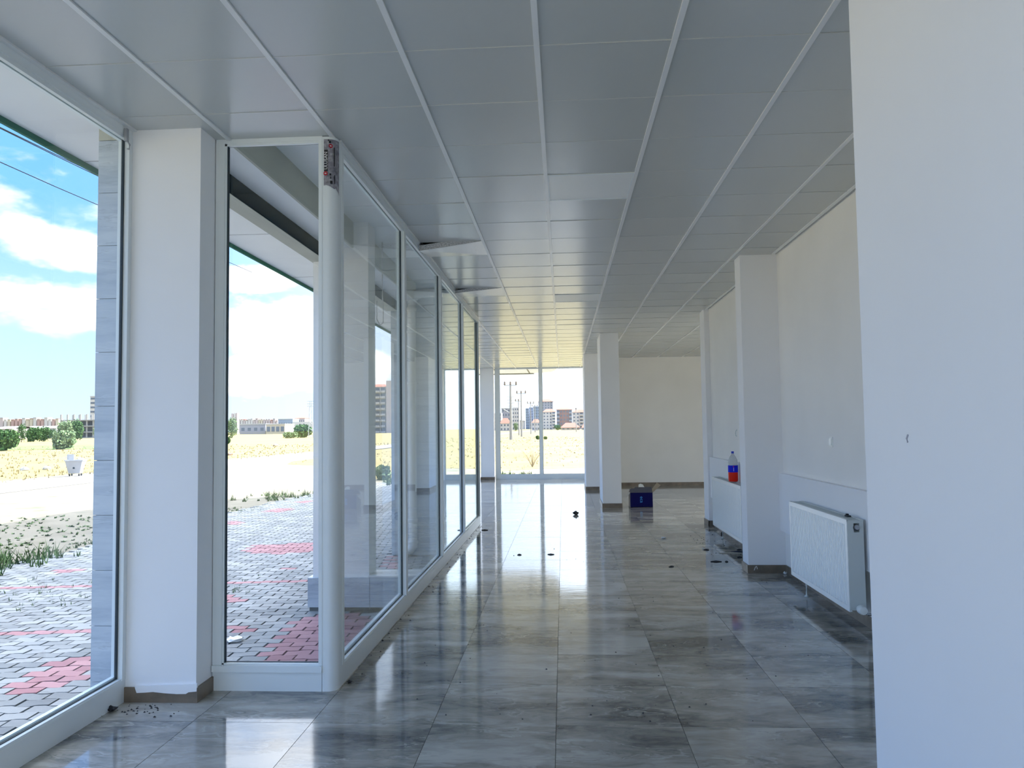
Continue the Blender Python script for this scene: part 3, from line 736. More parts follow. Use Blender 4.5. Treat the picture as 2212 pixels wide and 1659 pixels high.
def crown(b, c, rx, rz, n, leaf):
    for _ in range(n):
        d = Vector((random.gauss(0, 1), random.gauss(0, 1), random.gauss(0, 1))).normalized()
        k = random.uniform(.55, 1.0) * (1+.28*noise.noise(d*2.3+Vector(c)))
        p = Vector((c[0]+d.x*rx*k, c[1]+d.y*rx*k, c[2]+d.z*rz*k))
        u = Vector((random.gauss(0, 1), random.gauss(0, 1), random.gauss(0, 1))).normalized()*leaf
        w = u.cross(Vector((random.gauss(0, 1), random.gauss(0, 1), random.gauss(0, 1)))).normalized()*leaf*.6
        b.face([p-u, p+w, p+u, p-w])
def tree(name, label, px, py, Y, hpx, wpx, mt, lobes=3, n=500, group=None):
    base = on_y(px, py, Y); s = Y/FPX; h, r = hpx*s, wpx*s/2
    t0 = thing(name, label, 'tree' if name == 'tree' else 'bush', (base.x, Y, GZ-.05), group=group)
    b = MB(); top = h+.0
    for k in range(lobes):
        a = 2.4*k; rr = r*(.62 if lobes > 1 else 1); q = (math.cos(a)*r*.42 if lobes > 1 else 0, math.sin(a)*r*.42 if lobes > 1 else 0)
        hz = top*(.58+.12*math.sin(k*2.1)); crown(b, (q[0], q[1], hz), rr, min(hz, top-hz)*1.0+.1*top, n, max(.10, r*.13))
    b.obj('foliage', mt, t0)
    MB().tube([(0, 0, 0), (.03*h, 0, h*.3), (0, .02*h, h*.62)], [r*.09, r*.07, r*.03], 7).obj('trunk', bark_m, t0)
    return t0
tree('bush', 'round grey-green bush at the left edge behind the dry grass', 8, 973, 80, 44, 62, leaf_dark, 3, 700)
tree('bush', 'pale dusty bush behind the dumpster', 135, 972, 84, 38, 52, leaf_pale, 4, 600)
tree('tree', 'dark rounded tree standing highest above the left hedge', 46, 955, 165, 38, 22, leaf_dark, 2, 500)
tree('tree', 'low wide green tree left in the middle of the hedge', 72, 955, 173, 30, 36, leaf_dark, 3, 500)
tree('tree', 'low green tree right in the middle of the hedge', 95, 955, 181, 30, 30, leaf_dark, 3, 500)
tree('tree', 'small dark tree in front of the pale warehouse end', 113, 955, 166, 26, 20, leaf_dark, 2, 400)
tree('tree', 'tall yellow-green tree left of the unfinished frame', 138, 954, 176, 42, 36, leaf_pale, 4, 500)
tree('tree', 'leafy green tree partly covering the unfinished frame', 162, 953, 186, 42, 34, leaf_dark, 4, 500)
tree('tree', 'thin pale tree at the tiled column edge', 205, 952, 172, 30, 14, leaf_pale, 2, 300)
tree('tree', 'ragged tree at the left edge of the narrow window', 501, 943, 210, 42, 26, leaf_pale, 3, 450)
tree('bush', 'small green bush low at the left edge of the narrow window', 490, 958, 105, 14, 16, leaf_dark, 2, 300)
tree('tree', 'broad green tree left of the lattice pylon', 652, 945, 192, 26, 44, leaf_dark, 4, 500)
tree('bush', 'low green bush beside the broad tree by the pylon', 625, 946, 183, 12, 36, leaf_pale, 3, 350)
tree('tree', 'yellow-green tree behind the power poles', 1114, 928, 420, 17, 11, leaf_pale, 3, 300)
tree('bush', 'green bush beside the pink-roofed house', 1204, 926, 500, 11, 16, leaf_dark, 3, 300)
tree('bush', 'small grey bush left of the end window mullion in the field', 1161, 951, 110, 8, 8, leaf_dark, 2, 250)
tree('bush', 'small grey bush right of the end window mullion in the field', 1178, 950, 111, 6, 7, leaf_dark, 2, 250)
tree('bush', 'green bush on the ground outside the porch gap', 826, 1044, 26, 28, 30, leaf_pale, 3, 300)
# bare thorn shrub in the dry grass before the end window
sb = on_z(1150, 1008, GZ); b = MB()
for k in range(26):
    a = random.uniform(0, 6.28); l = random.uniform(.4, .95); e = (math.cos(a)*l*.7, math.sin(a)*l*.7, l)
    b.tube([(0, 0, 0), (e[0]*.4, e[1]*.4, e[2]*.55), e], [.010, .007, .003], 4)
t0 = thing('dry_shrub', 'bare brown thorn shrub in the grass left of the end window mullion', 'bush', (sb.x, sb.y, GZ-.03))
b.obj('branches', mat('dry_twig', (.30, .24, .16, 1), .9), t0)

# ------------------------------------------------------------------ outdoor things
rock_m = mat('pale_rock', (.42, .40, .36, 1), .9, var=.12, vscale=4); rock_b = mat('brown_clod', (.34, .24, .17, 1), .95, var=.2, vscale=4)
def rock(label, px, py, wpx, hpx, mt=rock_m, seed=0):
    p = on_z(px, py, GZ); s = p.y/FPX
    bm = bmesh.new(); bmesh.ops.create_icosphere(bm, subdivisions=2, radius=1)
    for v in bm.verts:
        k = 1+.35*noise.noise(v.co*1.4+Vector((seed, 2*seed, 5)))
        v.co = Vector((v.co.x*wpx*s*.5*k, v.co.y*wpx*s*.35*k, max(-.15, v.co.z)*hpx*s*.8*k))
    me = D.meshes.new('rock'); bm.to_mesh(me); bm.free(); me.materials.append(mt)
    tag(link('rock', me, None, (p.x, p.y, GZ-.03)), label, 'rock')
rock('pale broken slab in the dry grass, left of the dumpster', 53, 1014, 20, 9, seed=1)
rock('pale boulder in the dry grass, nearest the dumpster', 101, 1012, 20, 9, seed=3)
rock('brown clod at the left edge of the narrow window', 497, 982, 12, 7, rock_b, seed=4)
rock('brown earth mound in the middle of the narrow window', 597, 963, 16, 6, rock_b, seed=6)
rock('white stone in the field seen through the right end pane', 1243, 978, 6, 4, seed=8)

dp = on_z(163, 1028, GZ); s = dp.y/FPX
dm = thing('dumpster', 'grey wheeled metal dumpster with raised lid beside the road', 'dumpster', (dp.x, dp.y, GZ), .25)
def frust(b, x0, x1, y0, y1, z0, X0, X1, Y0, Y1, z1):
    i = len(b.v); b.v += [(x0,y0,z0),(x1,y0,z0),(x1,y1,z0),(x0,y1,z0),(X0,Y0,z1),(X1,Y0,z1),(X1,Y1,z1),(X0,Y1,z1)]
    for f in ((0,3,2,1),(4,5,6,7),(0,1,5,4),(1,2,6,5),(2,3,7,6),(3,0,4,7)): b.f.append(tuple(i+k for k in f)); b.mi.append(0)
b = MB(); frust(b, -.20, .20, -.17, .17, .10, -.31, .31, -.25, .25, .60); b.obj('body', steel_m, dm)
MB().box(-.33, .33, -.27, -.25, .58, .62).box(-.33, .33, .25, .27, .58, .62).box(-.33, -.31, -.27, .27, .58, .62).box(.31, .33, -.27, .27, .58, .62).obj('rim', steel_m, dm)
MB().box(-.31, -.06, -.02, .02, .62, .84).obj('lid', steel_m, dm)
b = MB(); b.lathe([(.001, 0), (.13, .0), (.10, .06), (.001, .10)], c=(.17, 0, .62), n=12); b.obj('dome_lid', rock_m, dm, smooth=True)
MB().tube([(-.36, -.05, .74), (-.28, -.05, .74)], .012, 6).obj('handle', steel_m, dm)
for x in (-.17, .17):
    for y in (-.13, .13):
        w = MB().lathe([(.045, -.018), (.045, .018)], c=(0, 0, .045), n=12, axis='X'); w.obj('wheel', black_m, dm, loc=(x, y, 0))
MB().box(-.035, .035, -.19, -.185, .28, .36).obj('mark', alu_dark, dm, loc=(0, -.02, 0))

def pole(label, px, ybase, ytop, Y, arms=1, wpx=4.0, armpx=20, extra=False, group=None):
    s = Y/FPX; base = on_y(px, ybase, Y); top = on_y(px, ytop, Y); h = top.z-GZ
    t0 = thing('power_pole', label, 'pole', (base.x, Y, GZ-.05), group=group)
    r = wpx*s/2
    MB().tube([(0, 0, 0), (.0, 0, h*.5), (0, 0, h)], [r*1.1, r*.85, r*.6], 10).obj('pole', concrete_m, t0)
    L = armpx*s/2
    ca_ = MB().box(-L, L, -r*.3, r*.3, h-.10*1, h+.02).obj('crossarm', steel_m, t0)
    for k in (-1, 0, 1):
        MB().lathe([(.10, 0), (.16, .12), (.08, .25), (.14, .35), (.05, .5)], c=(k*L*.92, 0, h+.02), n=8).obj('insulator', bark_m, ca_)
    if extra:
        for q in range(5):
            z = h*.78-q*.42; MB().box(-.45, .45, -.05, .05, z-.03, z+.03).obj('bracket', steel_m, t0)
        MB().tube([(-1.0, 0, h*.56), (-.2, 0, h*.50)], .07, 6).obj('lamp_arm', steel_m, t0)
pole('nearest thick concrete power pole with many brackets in the left end pane', 1104, 949, 831, 112, wpx=6.5, armpx=27, extra=True)
pole('slim power pole second nearest, right of the thick pole', 1127, 943, 849, 148, wpx=3.6, armpx=20)
pole('power pole just left of the second nearest pole, farther away', 1121, 940, 866, 176, wpx=2.6, armpx=14)
pole('thin power pole against the blue towers', 1147, 937.5, 871, 208, wpx=2.4, armpx=14)
pole('thinnest power pole nearest the end window mullion', 1156, 934, 877, 282, wpx=2.2, armpx=12)
pole('lone thin pole in the right end pane before the white flats', 1245, 934, 884, 280, wpx=2.2, armpx=2)

# lattice pylon
Y = 190; s = Y/FPX; base = on_y(671, 945, Y); h = 80*s
ly = thing('lattice_pylon', 'slim lattice power pylon at the right edge of the narrow window', 'pylon', (base.x, Y, GZ-.05))
b = MB()
for sx in (-1, 1):
    b.tube([(sx*.62, 0, 0), (sx*.16, 0, h)], .075, 6)
b.obj('legs', steel_m, ly)
b = MB(); z = 0; k = 0
while z < h*.9:
    w0, w1 = .62-.46*z/h, .62-.46*(z+.8)/h; q = 1 if k % 2 else -1
    b.tube([(-q*w0, 0, z), (q*w1, 0, z+.8)], .035, 4); z += .8; k += 1
b.obj('bracing', steel_m, ly)
for z in (h, h*.93, h*.865):
    MB().box(-.85, .85, -.06, .06, z-.07, z+.03).obj('crossarm', steel_m, ly)

# overhead wires along the road
wire_m = mat('wire', (.006, .007, .008, 1), .8, .1)
for lab, (p0, p1) in (('upper overhead wire of the close pair in the left window sky', ((0, 277), (217, 383))), ('lower overhead wire of the close pair in the left window sky', ((0, 275.0), (217, 379.5))), ('single lower overhead wire in the left window sky', ((0, 350), (217, 445)))):
    a, c = on_x(*p0, -12), on_x(*p1, -12.3); d = c-a
    b = MB(); b.tube([a-d*4, a, a+d*.5+Vector((0, 0, -.01)), c, c+d*3], .011, 5)
    tag(b.obj('overhead_wire', wire_m), lab, 'wire')

# ------------------------------------------------------------------ far buildings
bw = mat('facade_white', (.46, .44, .43, 1), .8); bp = mat('facade_pink', (.40, .34, .34, 1), .8); bg_ = mat('facade_grey', (.27, .27, .31, 1), .8)
bb = mat('facade_blue', (.20, .25, .34, 1), .7); br = mat('facade_brown', (.23, .13, .11, 1), .8); bc = mat('facade_cream', (.44, .39, .31, 1), .8)
roof_m = mat('roof_red', (.26, .115, .085, 1), .95, .1); roof_w = mat('roof_white', (.40, .39, .38, 1), .9, .1); win_m = mat('window_dark', (.10, .12, .16, 1), .3); balc_m = mat('balcony_grey', (.25, .26, .30, 1), .6)
def building(name, label, x0, x1, ytop, Y, wall=bw, roof=None, floors=0, cols=0, depth=12, ww=.45, wh=.45, balconies=(), group=None, stuffwin=True, cat='building', rh=.1, ang=0):
    s = Y/FPX; a, c = on_y(x0, 925, Y).x, on_y(x1, 925, Y).x; h = on_y((x0+x1)/2, ytop, Y).z-GZ; w = c-a
    t0 = thing(name, label, cat, ((a+c)/2, Y, GZ-.05), ang, group)
    hb = h*(1-rh) if roof == 'hip' else h
    MB().box(-w/2, w/2, 0, depth, 0, hb).obj('walls', wall, t0)
    if roof == 'hip':
        b = MB(); e = w*.04; z0, z1 = hb, h
        P = [(-w/2-e, -e, z0), (w/2+e, -e, z0), (w/2+e, depth+e, z0), (-w/2-e, depth+e, z0)]; rid = [(-w*.25, depth/2, z1), (w*.25, depth/2, z1)]
        b.face([P[0], P[1], rid[1], rid[0]]); b.face([P[1], P[2], rid[1]]); b.face([P[2], P[3], rid[0], rid[1]]); b.face([P[3], P[0], rid[0]]); b.face(list(reversed(P)))
        b.obj('roof', roof_m, t0)
    elif roof == 'flat': MB().box(-w/2-.2, w/2+.2, -.2, depth+.2, h-.3, h+.25).obj('roof', roof_w, t0)
    elif roof == 'gable':
        MB().face([(-w/2, -.3, h), (w/2, -.3, h), (w/2, depth/2, h*1.25), (-w/2, depth/2, h*1.25)]).face([(-w/2, depth, h), (w/2, depth, h), (w/2, depth/2, h*1.25), (-w/2, depth/2, h*1.25)]).obj('roof', roof_w, t0)
    if floors:
        fh = hb/floors; cwid = w/cols; allw = MB(); bal = MB()
        for f in range(floors):
            for q in range(cols):
                cx_ = -w/2+(q+.5)*cwid; z = (f+.5)*fh
                if q in balconies:
                    if stuffwin: bal.box(cx_-cwid*.46, cx_+cwid*.46, -1.2, 0, f*fh+.05, f*fh+fh*.33); allw.box(cx_-cwid*.40, cx_+cwid*.40, -.10, .02, f*fh+fh*.33, f*fh+fh*.88)
                    else:
                        MB().box(-cwid*.46, cwid*.46, -1.2, 0, 0, fh*.33).obj('balcony', balc_m if wall is br else bw, t0, loc=(cx_, 0, f*fh+.05))
                        MB().box(-cwid*.40, cwid*.40, -.1, .02, 0, fh*.5).obj('window', win_m, t0, loc=(cx_, 0, f*fh+fh*.36))
                else:
                    if stuffwin: allw.box(cx_-cwid*ww/2, cx_+cwid*ww/2, -.08, .02, z-fh*wh/2, z+fh*wh/2)
                    else: MB().box(-cwid*ww/2, cwid*ww/2, -.08, .02, -fh*wh/2, fh*wh/2).obj('window', win_m, t0, loc=(cx_, 0, z))
        if stuffwin:
            if allw.f: allw.obj('windows', win_m, t0, kind='stuff')
            if bal.f: bal.obj('balconies', balc_m if wall is br else bw, t0, kind='stuff')
    return t0
building('apartment_tower', 'white balconied apartment tower seen through the porch gap', 797, 834, 828, 400, bw, 'hip', 8, 3, 14, balconies=(1, 2), stuffwin=False, rh=.07)
building('apartment_tower', 'plain lilac-grey tower wing right of the balconied tower', 834.5, 868, 822, 396, bg_ if False else bp, None, 0, 0, 14)
building('tower_block', 'tall pale tower block above the unfinished frame', 194, 216, 856, 500, bw, 'flat', 9, 2, 14, ww=.85, wh=.42)
# unfinished concrete frame
Y = 285; a = on_y(130, 940, Y).x; c = on_y(214, 940, Y).x; w = c-a; h = on_y(170, 895, Y).z-GZ; nx = 6; nf = 4
uf = thing('unfinished_building', 'unfinished concrete frame building behind the trees', 'building', ((a+c)/2, Y, GZ))
for f in range(nf+1):
    zt = h*f/nf
    if f < nf: MB().box(-w/2, w/2, 0, 8, -.18, .18).obj('floor_slab', concrete_m, uf, loc=(0, 0, max(zt, .1)))
for q in range(nx+1):
    for y in (0.2, 7.4):
        MB().box(-.22, .22, 0, .4, 0, h).obj('concrete_column', concrete_m, uf, loc=(-w/2+w*q/nx, y, 0))
MB().box(-w/2, w/2, 4, 4.2, .2, h*.74).obj('inner_wall', mat('frame_inner_wall', (.20, .20, .23, 1), .9), uf)  # inner wall in a darker grey than the frame
building('warehouse', 'long low white warehouse behind the left hedge', 28, 122, 925, 330, mat('warehouse_wall', (.36, .36, .38, 1), .8), 'gable', 0, 0, 26)
building('warehouse', 'small white-roofed shed at the far left edge', -20, 27, 926, 300, bp, 'gable', 0, 0, 16)
building('hall', 'grey industrial hall in the narrow window', 518, 573, 916, 455, bg_, 'flat', 1, 4, 20, ww=.5, wh=.3)
building('hall', 'low pale open hall right of the grey industrial hall', 575, 615, 916, 450, bc, 'flat', 1, 4, 16, ww=.7, wh=.5)
building('silo', 'pale silo left of the three on the horizon', 499.5, 504, 893, 700, bp, None, 0, 0, 4)
building('silo', 'pale silo in the middle of the three on the horizon', 505, 508.5, 892, 700, bw, None, 0, 0, 4)
building('silo', 'pale silo right of the three on the horizon', 509, 512.5, 892, 700, bp, None, 0, 0, 4)
building('factory', 'blue factory on the horizon in the narrow window', 601, 632, 905, 800, bb, 'flat', 1, 6, 20)
building('factory', 'pink-topped block at the pylon in the narrow window', 636, 658, 900, 850, bp, 'hip', 2, 5, 20)
building('warehouse', 'long white roof left of the pylon', 632, 676, 911, 600, bw, None, 0, 0, 20)
# through the end window
building('apartment_block', 'brown five-storey apartment block with balconies in the right end pane', 1203, 1236, 880, 610, br, 'hip', 5, 5, 14, balconies=(0, 4), stuffwin=False, rh=.10)
building('apartment_block', 'white apartment block at the right edge of the end window', 1237, 1268, 884, 640, bw, 'hip', 5, 4, 14, balconies=(2,), stuffwin=False, rh=.14)
building('apartment_block', 'white hip-roofed block left of the brown block', 1173, 1200, 883, 560, bw, 'hip', 6, 4, 14, balconies=(3,), stuffwin=False, rh=.14)
building('tower_block', 'tall grey tower above the white hip-roofed block', 1164, 1195, 862, 720, bg_, 'hip', 11, 5, 14, rh=.08)
building('house', 'low pink-roofed house before the white apartment block', 1212, 1252, 913, 480, bp, 'hip', 1, 4, 12, rh=.65)
building('house', 'low pink-roofed house at the far right edge of the end window', 1257, 1278, 914, 470, bp, 'hip', 1, 3, 12, rh=.65)
building('office_tower', 'blue-grey glass tower farthest left of the blue group', 1136, 1143, 882, 900, bb, None, 8, 2, 14)
building('office_tower', 'blue-grey glass tower in the middle of the blue group', 1143.5, 1152, 880, 920, mat('facade_lilac', (.24, .27, .36, 1), .7), None, 8, 2, 14)
building('office_tower', 'blue-grey glass tower nearest the end window mullion', 1152.5, 1165, 878, 900, bb, None, 8, 3, 14)
building('house', 'small pale house under the blue towers', 1149, 1166, 905, 470, bw, 'hip', 2, 3, 10, rh=.3)
building('apartment_block', 'grey flat-roofed block behind the thick power pole', 1084, 1103, 882, 650, bg_, 'flat', 5, 3, 12)
building('apartment_block', 'white block between the two nearest power poles', 1107, 1121, 880, 600, bw, None, 6, 3, 12)
building('apartment_block', 'white block at the left edge of the end window', 1068, 1083, 892, 560, bw, None, 5, 3, 12)
building('house', 'low white hip-roofed house beneath the grey block', 1080, 1101, 903, 450, bw, 'hip', 2, 3, 10, rh=.4)
# town on the horizon, one small house after another
pal = [bw, bp, bc, bw, bp, mat('facade_rose', (.36, .24, .22, 1), .8)]
def town(x0, x1, yb, Y, n, label, group, hpx=(4, 9)):
    me = {}
    for k in range(n):
        x = x0+(x1-x0)*(k+.5)/n; wpx = (x1-x0)/n*random.uniform(.72, .93); hp = random.uniform(*hpx); yy = Y; s = yy/FPX
        p = on_y(x, yb, yy); m_ = random.choice(pal); t0 = thing('house', label, 'house', (p.x, yy, GZ-.05), group=group)
        hh = p.z-GZ+hp*s; w_ = wpx*s/2
        MB().box(-w_, w_, 0, 10, 0, hh).obj('walls', m_, t0)
        MB().box(-w_*1.05, w_*1.05, -.5, 10.5, hh, hh+.8*s).obj('roof', random.choice((roof_m, roof_w, bg_)), t0)
town(-1, 127, 911, 1000, 16, 'small pale town house on the horizon in the left window', 'town houses in the left window')
town(514, 600, 913, 900, 16, 'small pale town house on the horizon in the narrow window', 'town houses in the narrow window')
town(1066, 1134, 914, 900, 9, 'small pale town house on the horizon in the end window', 'town houses in the end window', (3, 7))
hill_m = mat('far_hill', (.22, .26, .33, 1), .9)
b = MB(); N = 90; X0, X1 = -2600, 1500
pt = [(X0+(X1-X0)*k/N, 3000-abs(k-N*.6)*4, 0) for k in range(N+1)]
hz = [24+18*noise.noise(Vector((k*.17, 3.1, 0)))+8*noise.noise(Vector((k*.6, 1, 0))) for k in range(N+1)]
for k in range(N):
    (x, y, _), (u, v, _) = pt[k], pt[k+1]
    b.face([(x, y, GZ-1), (u, v, GZ-1), (u, v+60, hz[k+1]), (x, y+60, hz[k])]); b.face([(x, y+60, hz[k]), (u, v+60, hz[k+1]), (u, v+500, GZ-1), (x, y+500, GZ-1)])
tag(b.obj('hills', hill_m, smooth=False), 'low blue-grey hills along the horizon', 'hills', kind='structure')

# ------------------------------------------------------------------ radiators
def radiator(label, y0, y1, xf=1.952, xb=2.066, z0=.135, z1=.765, leg=.25):
    L = y1-y0; t0 = thing('radiator', label, 'radiator', (xf, y0, 0))
    D_ = xb-xf
    n = int(L/.0334); b = MB(); pitch = (L-.07)/n; xs = []
    # ribbed front sheet: flat borders, pressed flutes between
    prof = [(0, 0), (0, .035)]
    for k in range(n):
        a = .035+k*pitch; prof += [(0, a+pitch*.30), (.010, a+pitch*.45), (.010, a+pitch*.70), (0, a+pitch*.88)]
    prof += [(0, L-.035), (0, L)]
    zl, zh = z0+.035, z1-.035
    for (x, y), (u, v) in zip(prof, prof[1:]):
        b.face([(x, y, zl), (u, v, zl), (u, v, zh), (x, y, zh)])
    b.face([(0, 0, z0), (0, L, z0), (0, L, zl), (0, 0, zl)]); b.face([(0, 0, zh), (0, L, zh), (0, L, z1), (0, 0, z1)])
    b.face([(0, 0, z0), (.012, 0, z0), (.012, 0, z1), (0, 0, z1)]); b.face([(0, 0, z0), (0, L, z0), (.03, L, z0), (.03, 0, z0)])
    b.box(.0115, .018, .002, L-.002, z0+.002, z1-.002)
    b.obj('front_panel', rad_m, t0)
    MB().box(D_-.022, D_-.004, .02, L-.02, z0+.01, z1-.01).obj('rear_panel', rad_m, t0)
    b = MB().box(.018, D_-.022, .03, L-.03, z0+.03, z1-.07); b.obj('convector', radside_m, t0)
    # top grille of thin bars
    g = MB().box(.001, .022, 0, L, z1-.012, z1+.002).box(D_-.026, D_, 0, L, z1-.012, z1+.002)
    q = 0.02
    while q < L-.02: g.box(.022, D_-.026, q, q+.006, z1-.008, z1); q += .016
    g.obj('top_grille', radside_m, t0)
    # side covers with the port hole
    for sy in (0, L):
        sgn = -1 if sy == 0 else 1; ya, yb = (sy-.004, sy+.001) if sy == 0 else (sy-.001, sy+.004)
        MB().box(.003, D_-.002, ya, yb, z0+.012, z1-.085).box(.003, .045, ya, yb, z1-.085, z1-.002).box(.083, D_-.002, ya, yb, z1-.085, z1-.002).box(.045, .083, ya, yb, z1-.022, z1-.002).obj('side_cover', radside_m, t0)
    pr_ = MB().lathe([(.023, -.0045), (.023, .02)], c=(.064, 0, z1-.052), n=18, axis='Y').obj('port_shadow_disc', mat('port_shadow_tone', (.07, .07, .07, 1), .6), t0)  # dark disc stands in for the shaded hollow of the port
    MB().lathe([(.015, -.018), (.017, -.015), (.017, -.004)], c=(.066, 0, z1-.050), n=14, axis='Y').obj('blind_plug', steel_m, pr_, smooth=True)
    # thermostatic head and valve at the near bottom corner
    TH = MB().lathe([(.006, -.10), (.026, -.095), (.031, -.07), (.031, -.045), (.024, -.02), (.013, -.005), (.013, .0)], c=(.060, -.004, z0+.028), n=16, axis='Y')
    b = MB(); b.tube([(.078, -.012, z0+.026), (.095, -.02, z0+.012), (.108, -.022, z0-.012)], .011, 10); b.tube([(.108, -.022, z0-.012), (.150, -.022, z0-.014)], .009, 8)
    vv = b.obj('valve', mat('valve_chrome', (.5, .5, .5, 1), .25, metal=.9), t0); TH.obj('thermostat_head', pvc_m, vv, smooth=True)
    b = MB(); b.tube([(.055, L-leg-.02, z0+.02), (.052, L-leg, z0-.03), (.048, L-leg-.01, .004)], .0085, 10); b.obj('supply_pipe', pvc_m, t0)
    MB().lathe([(.02, 0), (.02, .006)], c=(.048, L-leg-.01, 0), n=12).obj('pipe_rosette', radside_m, t0)
    for yy in (.18, L-.18): MB().box(D_-.004, D_+.020, yy, yy+.04, z0+.1, z1-.08).obj('wall_bracket', steel_m, t0)
    return t0
radiator('white ribbed panel radiator nearer the viewer on the right wall', 5.705, 7.115)
radiator('white panel radiator behind the column with a bottle on it', 9.02, 10.73, leg=.38, z0=.125, z1=.755)
# black clip lying on the nearer radiator
ck = on_x(1833, 1121, 2.03)
t0 = thing('key_clip', 'small black clip lying on top of the nearer radiator', 'clip', (2.025, ck.y, .768))
MB().box(-.012, .012, -.03, .03, 0, .010).obj('body', black_m, t0)
MB().tube([(0, -.03, .006), (.008, -.042, .006), (0, -.05, .006), (-.008, -.042, .006), (0, -.03, .006)], .0025, 6).obj('ring', alu_dark, t0)
MB().box(-.008, .008, .0, .022, .010, .019).obj('cap', black_m, t0)

# bottle on the farther radiator
pet = D.materials.new('clear_pet'); pet.use_nodes = True; t = NT(pet.node_tree)
tr = t.n('ShaderNodeBsdfTransparent', i_Color=(.86, .88, .88, 1)); pb = t.n('ShaderNodeBsdfPrincipled', i_Base_Color=(.78, .80, .80, 1), i_Roughness=.15)
t.n('ShaderNodeOutputMaterial', i_Surface=t.n('ShaderNodeMixShader', i_0=.55, i_1=tr, i_2=pb))
bo = thing('bottle', 'large plastic bottle with blue label and red drink on the farther radiator', 'bottle', (2.005, 9.64, .757))
MB().lathe([(.030, 0), (.050, .008), (.056, .03), (.056, .20), (.054, .215), (.056, .23), (.052, .265), (.036, .30), (.018, .325), (.014, .335), (.014, .350)], n=22).obj('body', pet, bo, smooth=True)
MB().lathe([(.031, .002), (.051, .010), (.0566, .03), (.0570, .125)], n=22).obj('drink', mat('red_drink', (.85, .025, .006, 1), .3, .2), bo, smooth=True)
b = MB(); b.lathe([(.0580, .118), (.0580, .200)], n=22, cap=False); b.obj('label', mat('blue_label', (.005, .015, .68, 1), .5, .2), bo, smooth=True)
MB().lathe([(.016, .340), (.016, .365)], n=14).obj('cap', mat('blue_cap', (.01, .05, .55, 1), .4), bo)
MB().box(-.006, .006, -.001, .001, -.005, .005).obj('label_mark', mat('label_red', (.7, .02, .05, 1), .4), bo, loc=(-.005, -.0588, .186))
for k in range(4): MB().box(-.0035, .0035, -.0008, .0008, -.003, .003).obj('label_mark', white_ink, bo, loc=(-.004, -.0588, .170-.011*k))

# light switches
def switch(label, X, y, z, w=.082, cat='switch'):
    t0 = thing('light_switch', label, cat, (X, y, z))
    MB().box(-.008, 0, -w/2, w/2, -w/2, w/2).obj('plate', pvc_m, t0)
    MB().box(-.013, -.008, -w*.30, w*.30, -w*.32, w*.32).obj('rocker', rad_m, t0, rot=(0, .04, 0))
switch('white light switch on the wall above the nearer radiator', 2.13, 6.50, 1.288)
hp = on_x(1592, 936, 2.13)
t0 = thing('wall_hook', 'small white wire hook on the wall above the bottle', 'hook', (2.13, hp.y, hp.z))
MB().tube([(-.002, 0, .04), (-.014, 0, .03), (-.018, 0, 0), (-.014, 0, -.03), (-.002, 0, -.035)], .005, 8).obj('hook', radside_m, t0)
MB().lathe([(.012, 0), (.012, .004)], c=(-.004, 0, .04), n=10, axis='X').obj('rosette', radside_m, t0)
# hook near the ceiling at the left column
hk = thing('frame_bracket', 'small metal bracket high in the corner beside the left column', 'bracket', (-2.345, 4.12, 3.02))
MB().box(-.012, .003, -.012, .012, .0, .07).obj('plate', steel_m, hk)
MB().tube([(0, 0, .0), (.014, 0, -.02), (.010, 0, -.045), (0, 0, -.04)], .005, 8).obj('hook', steel_m, hk)

# ------------------------------------------------------------------ blue box
card_in = mat('cardboard_inside', (.34, .28, .20, 1), .85); flap_m = mat('blue_box_flap', (.07, .075, .10, 1), .7, .2); navy = mat('navy_box_print', (.002, .002, .075, 1), .6, .15); card_grey = mat('cardboard_grey', (.42, .42, .42, 1), .8)
bx = thing('cardboard_box', 'dark blue open cardboard box on the floor beside the pillar', 'box', (1.17, 14.33, 0))
bwid, bd, bh = .395, .30, .255
MB().box(0, bwid, 0, .005, 0, bh).obj('front_panel', navy, bx)
MB().box(0, bwid, bd-.005, bd, 0, bh).obj('back_panel', card_in, bx)
MB().box(-.004, .001, 0, bd, 0, bh).obj('left_panel', card_grey, bx)
MB().box(bwid-.001, bwid+.004, 0, bd, 0, bh).obj('right_panel', card_grey, bx)
MB().box(0, bwid, 0, bd, 0, .005).obj('bottom_panel', card_in, bx)
def quad_slab(P, th=.004):
    P = [Vector(p) for p in P]; n = (P[1]-P[0]).cross(P[-1]-P[0]).normalized()*th
    b = MB(); b.face(P); b.face([p+n for p in reversed(P)])
    for k in range(len(P)): a, c = P[k], P[(k+1) % len(P)]; b.face([a, c, c+n, a+n])
    return b
quad_slab([(.0, 0, bh), (bwid, 0, bh), (bwid, .16, bh+.085), (.10, .16, bh+.085), (.085, .13, bh+.06), (.0, .12, bh+.055)]).obj('front_flap', flap_m, bx)
quad_slab([(bwid, 0, bh), (bwid+.15, .02, bh+.13), (bwid+.11, bd-.04, bh+.16), (bwid, bd, bh)]).obj('side_flap', card_in, bx)
quad_slab([(0, bd, bh), (bwid, bd, bh), (bwid-.02, bd+.03, bh+.06), (.05, bd+.03, bh+.05)]).obj('back_flap', flap_m, bx)
quad_slab([(-.001, .02, bh), (-.06, .04, bh-.08), (-.05, bd-.05, bh-.10), (-.001, bd-.02, bh)]).obj('side_flap', card_grey, bx)
b = MB(); hd = [(.185+.0*k, .15, bh+.08) for k in range(1)]
b.tube([(.17, .16, bh+.08), (.17, .16, bh+.13), (.20, .16, bh+.145), (.24, .16, bh+.13), (.265, .16, bh+.08)], .006, 8); b.face([(.17, .162, bh+.08), (.17, .162, bh+.13), (.20, .162, bh+.142), (.24, .162, bh+.13), (.265, .162, bh+.08)])
b.obj('handle', pvc_m, bx, label='white plastic carrying handle')
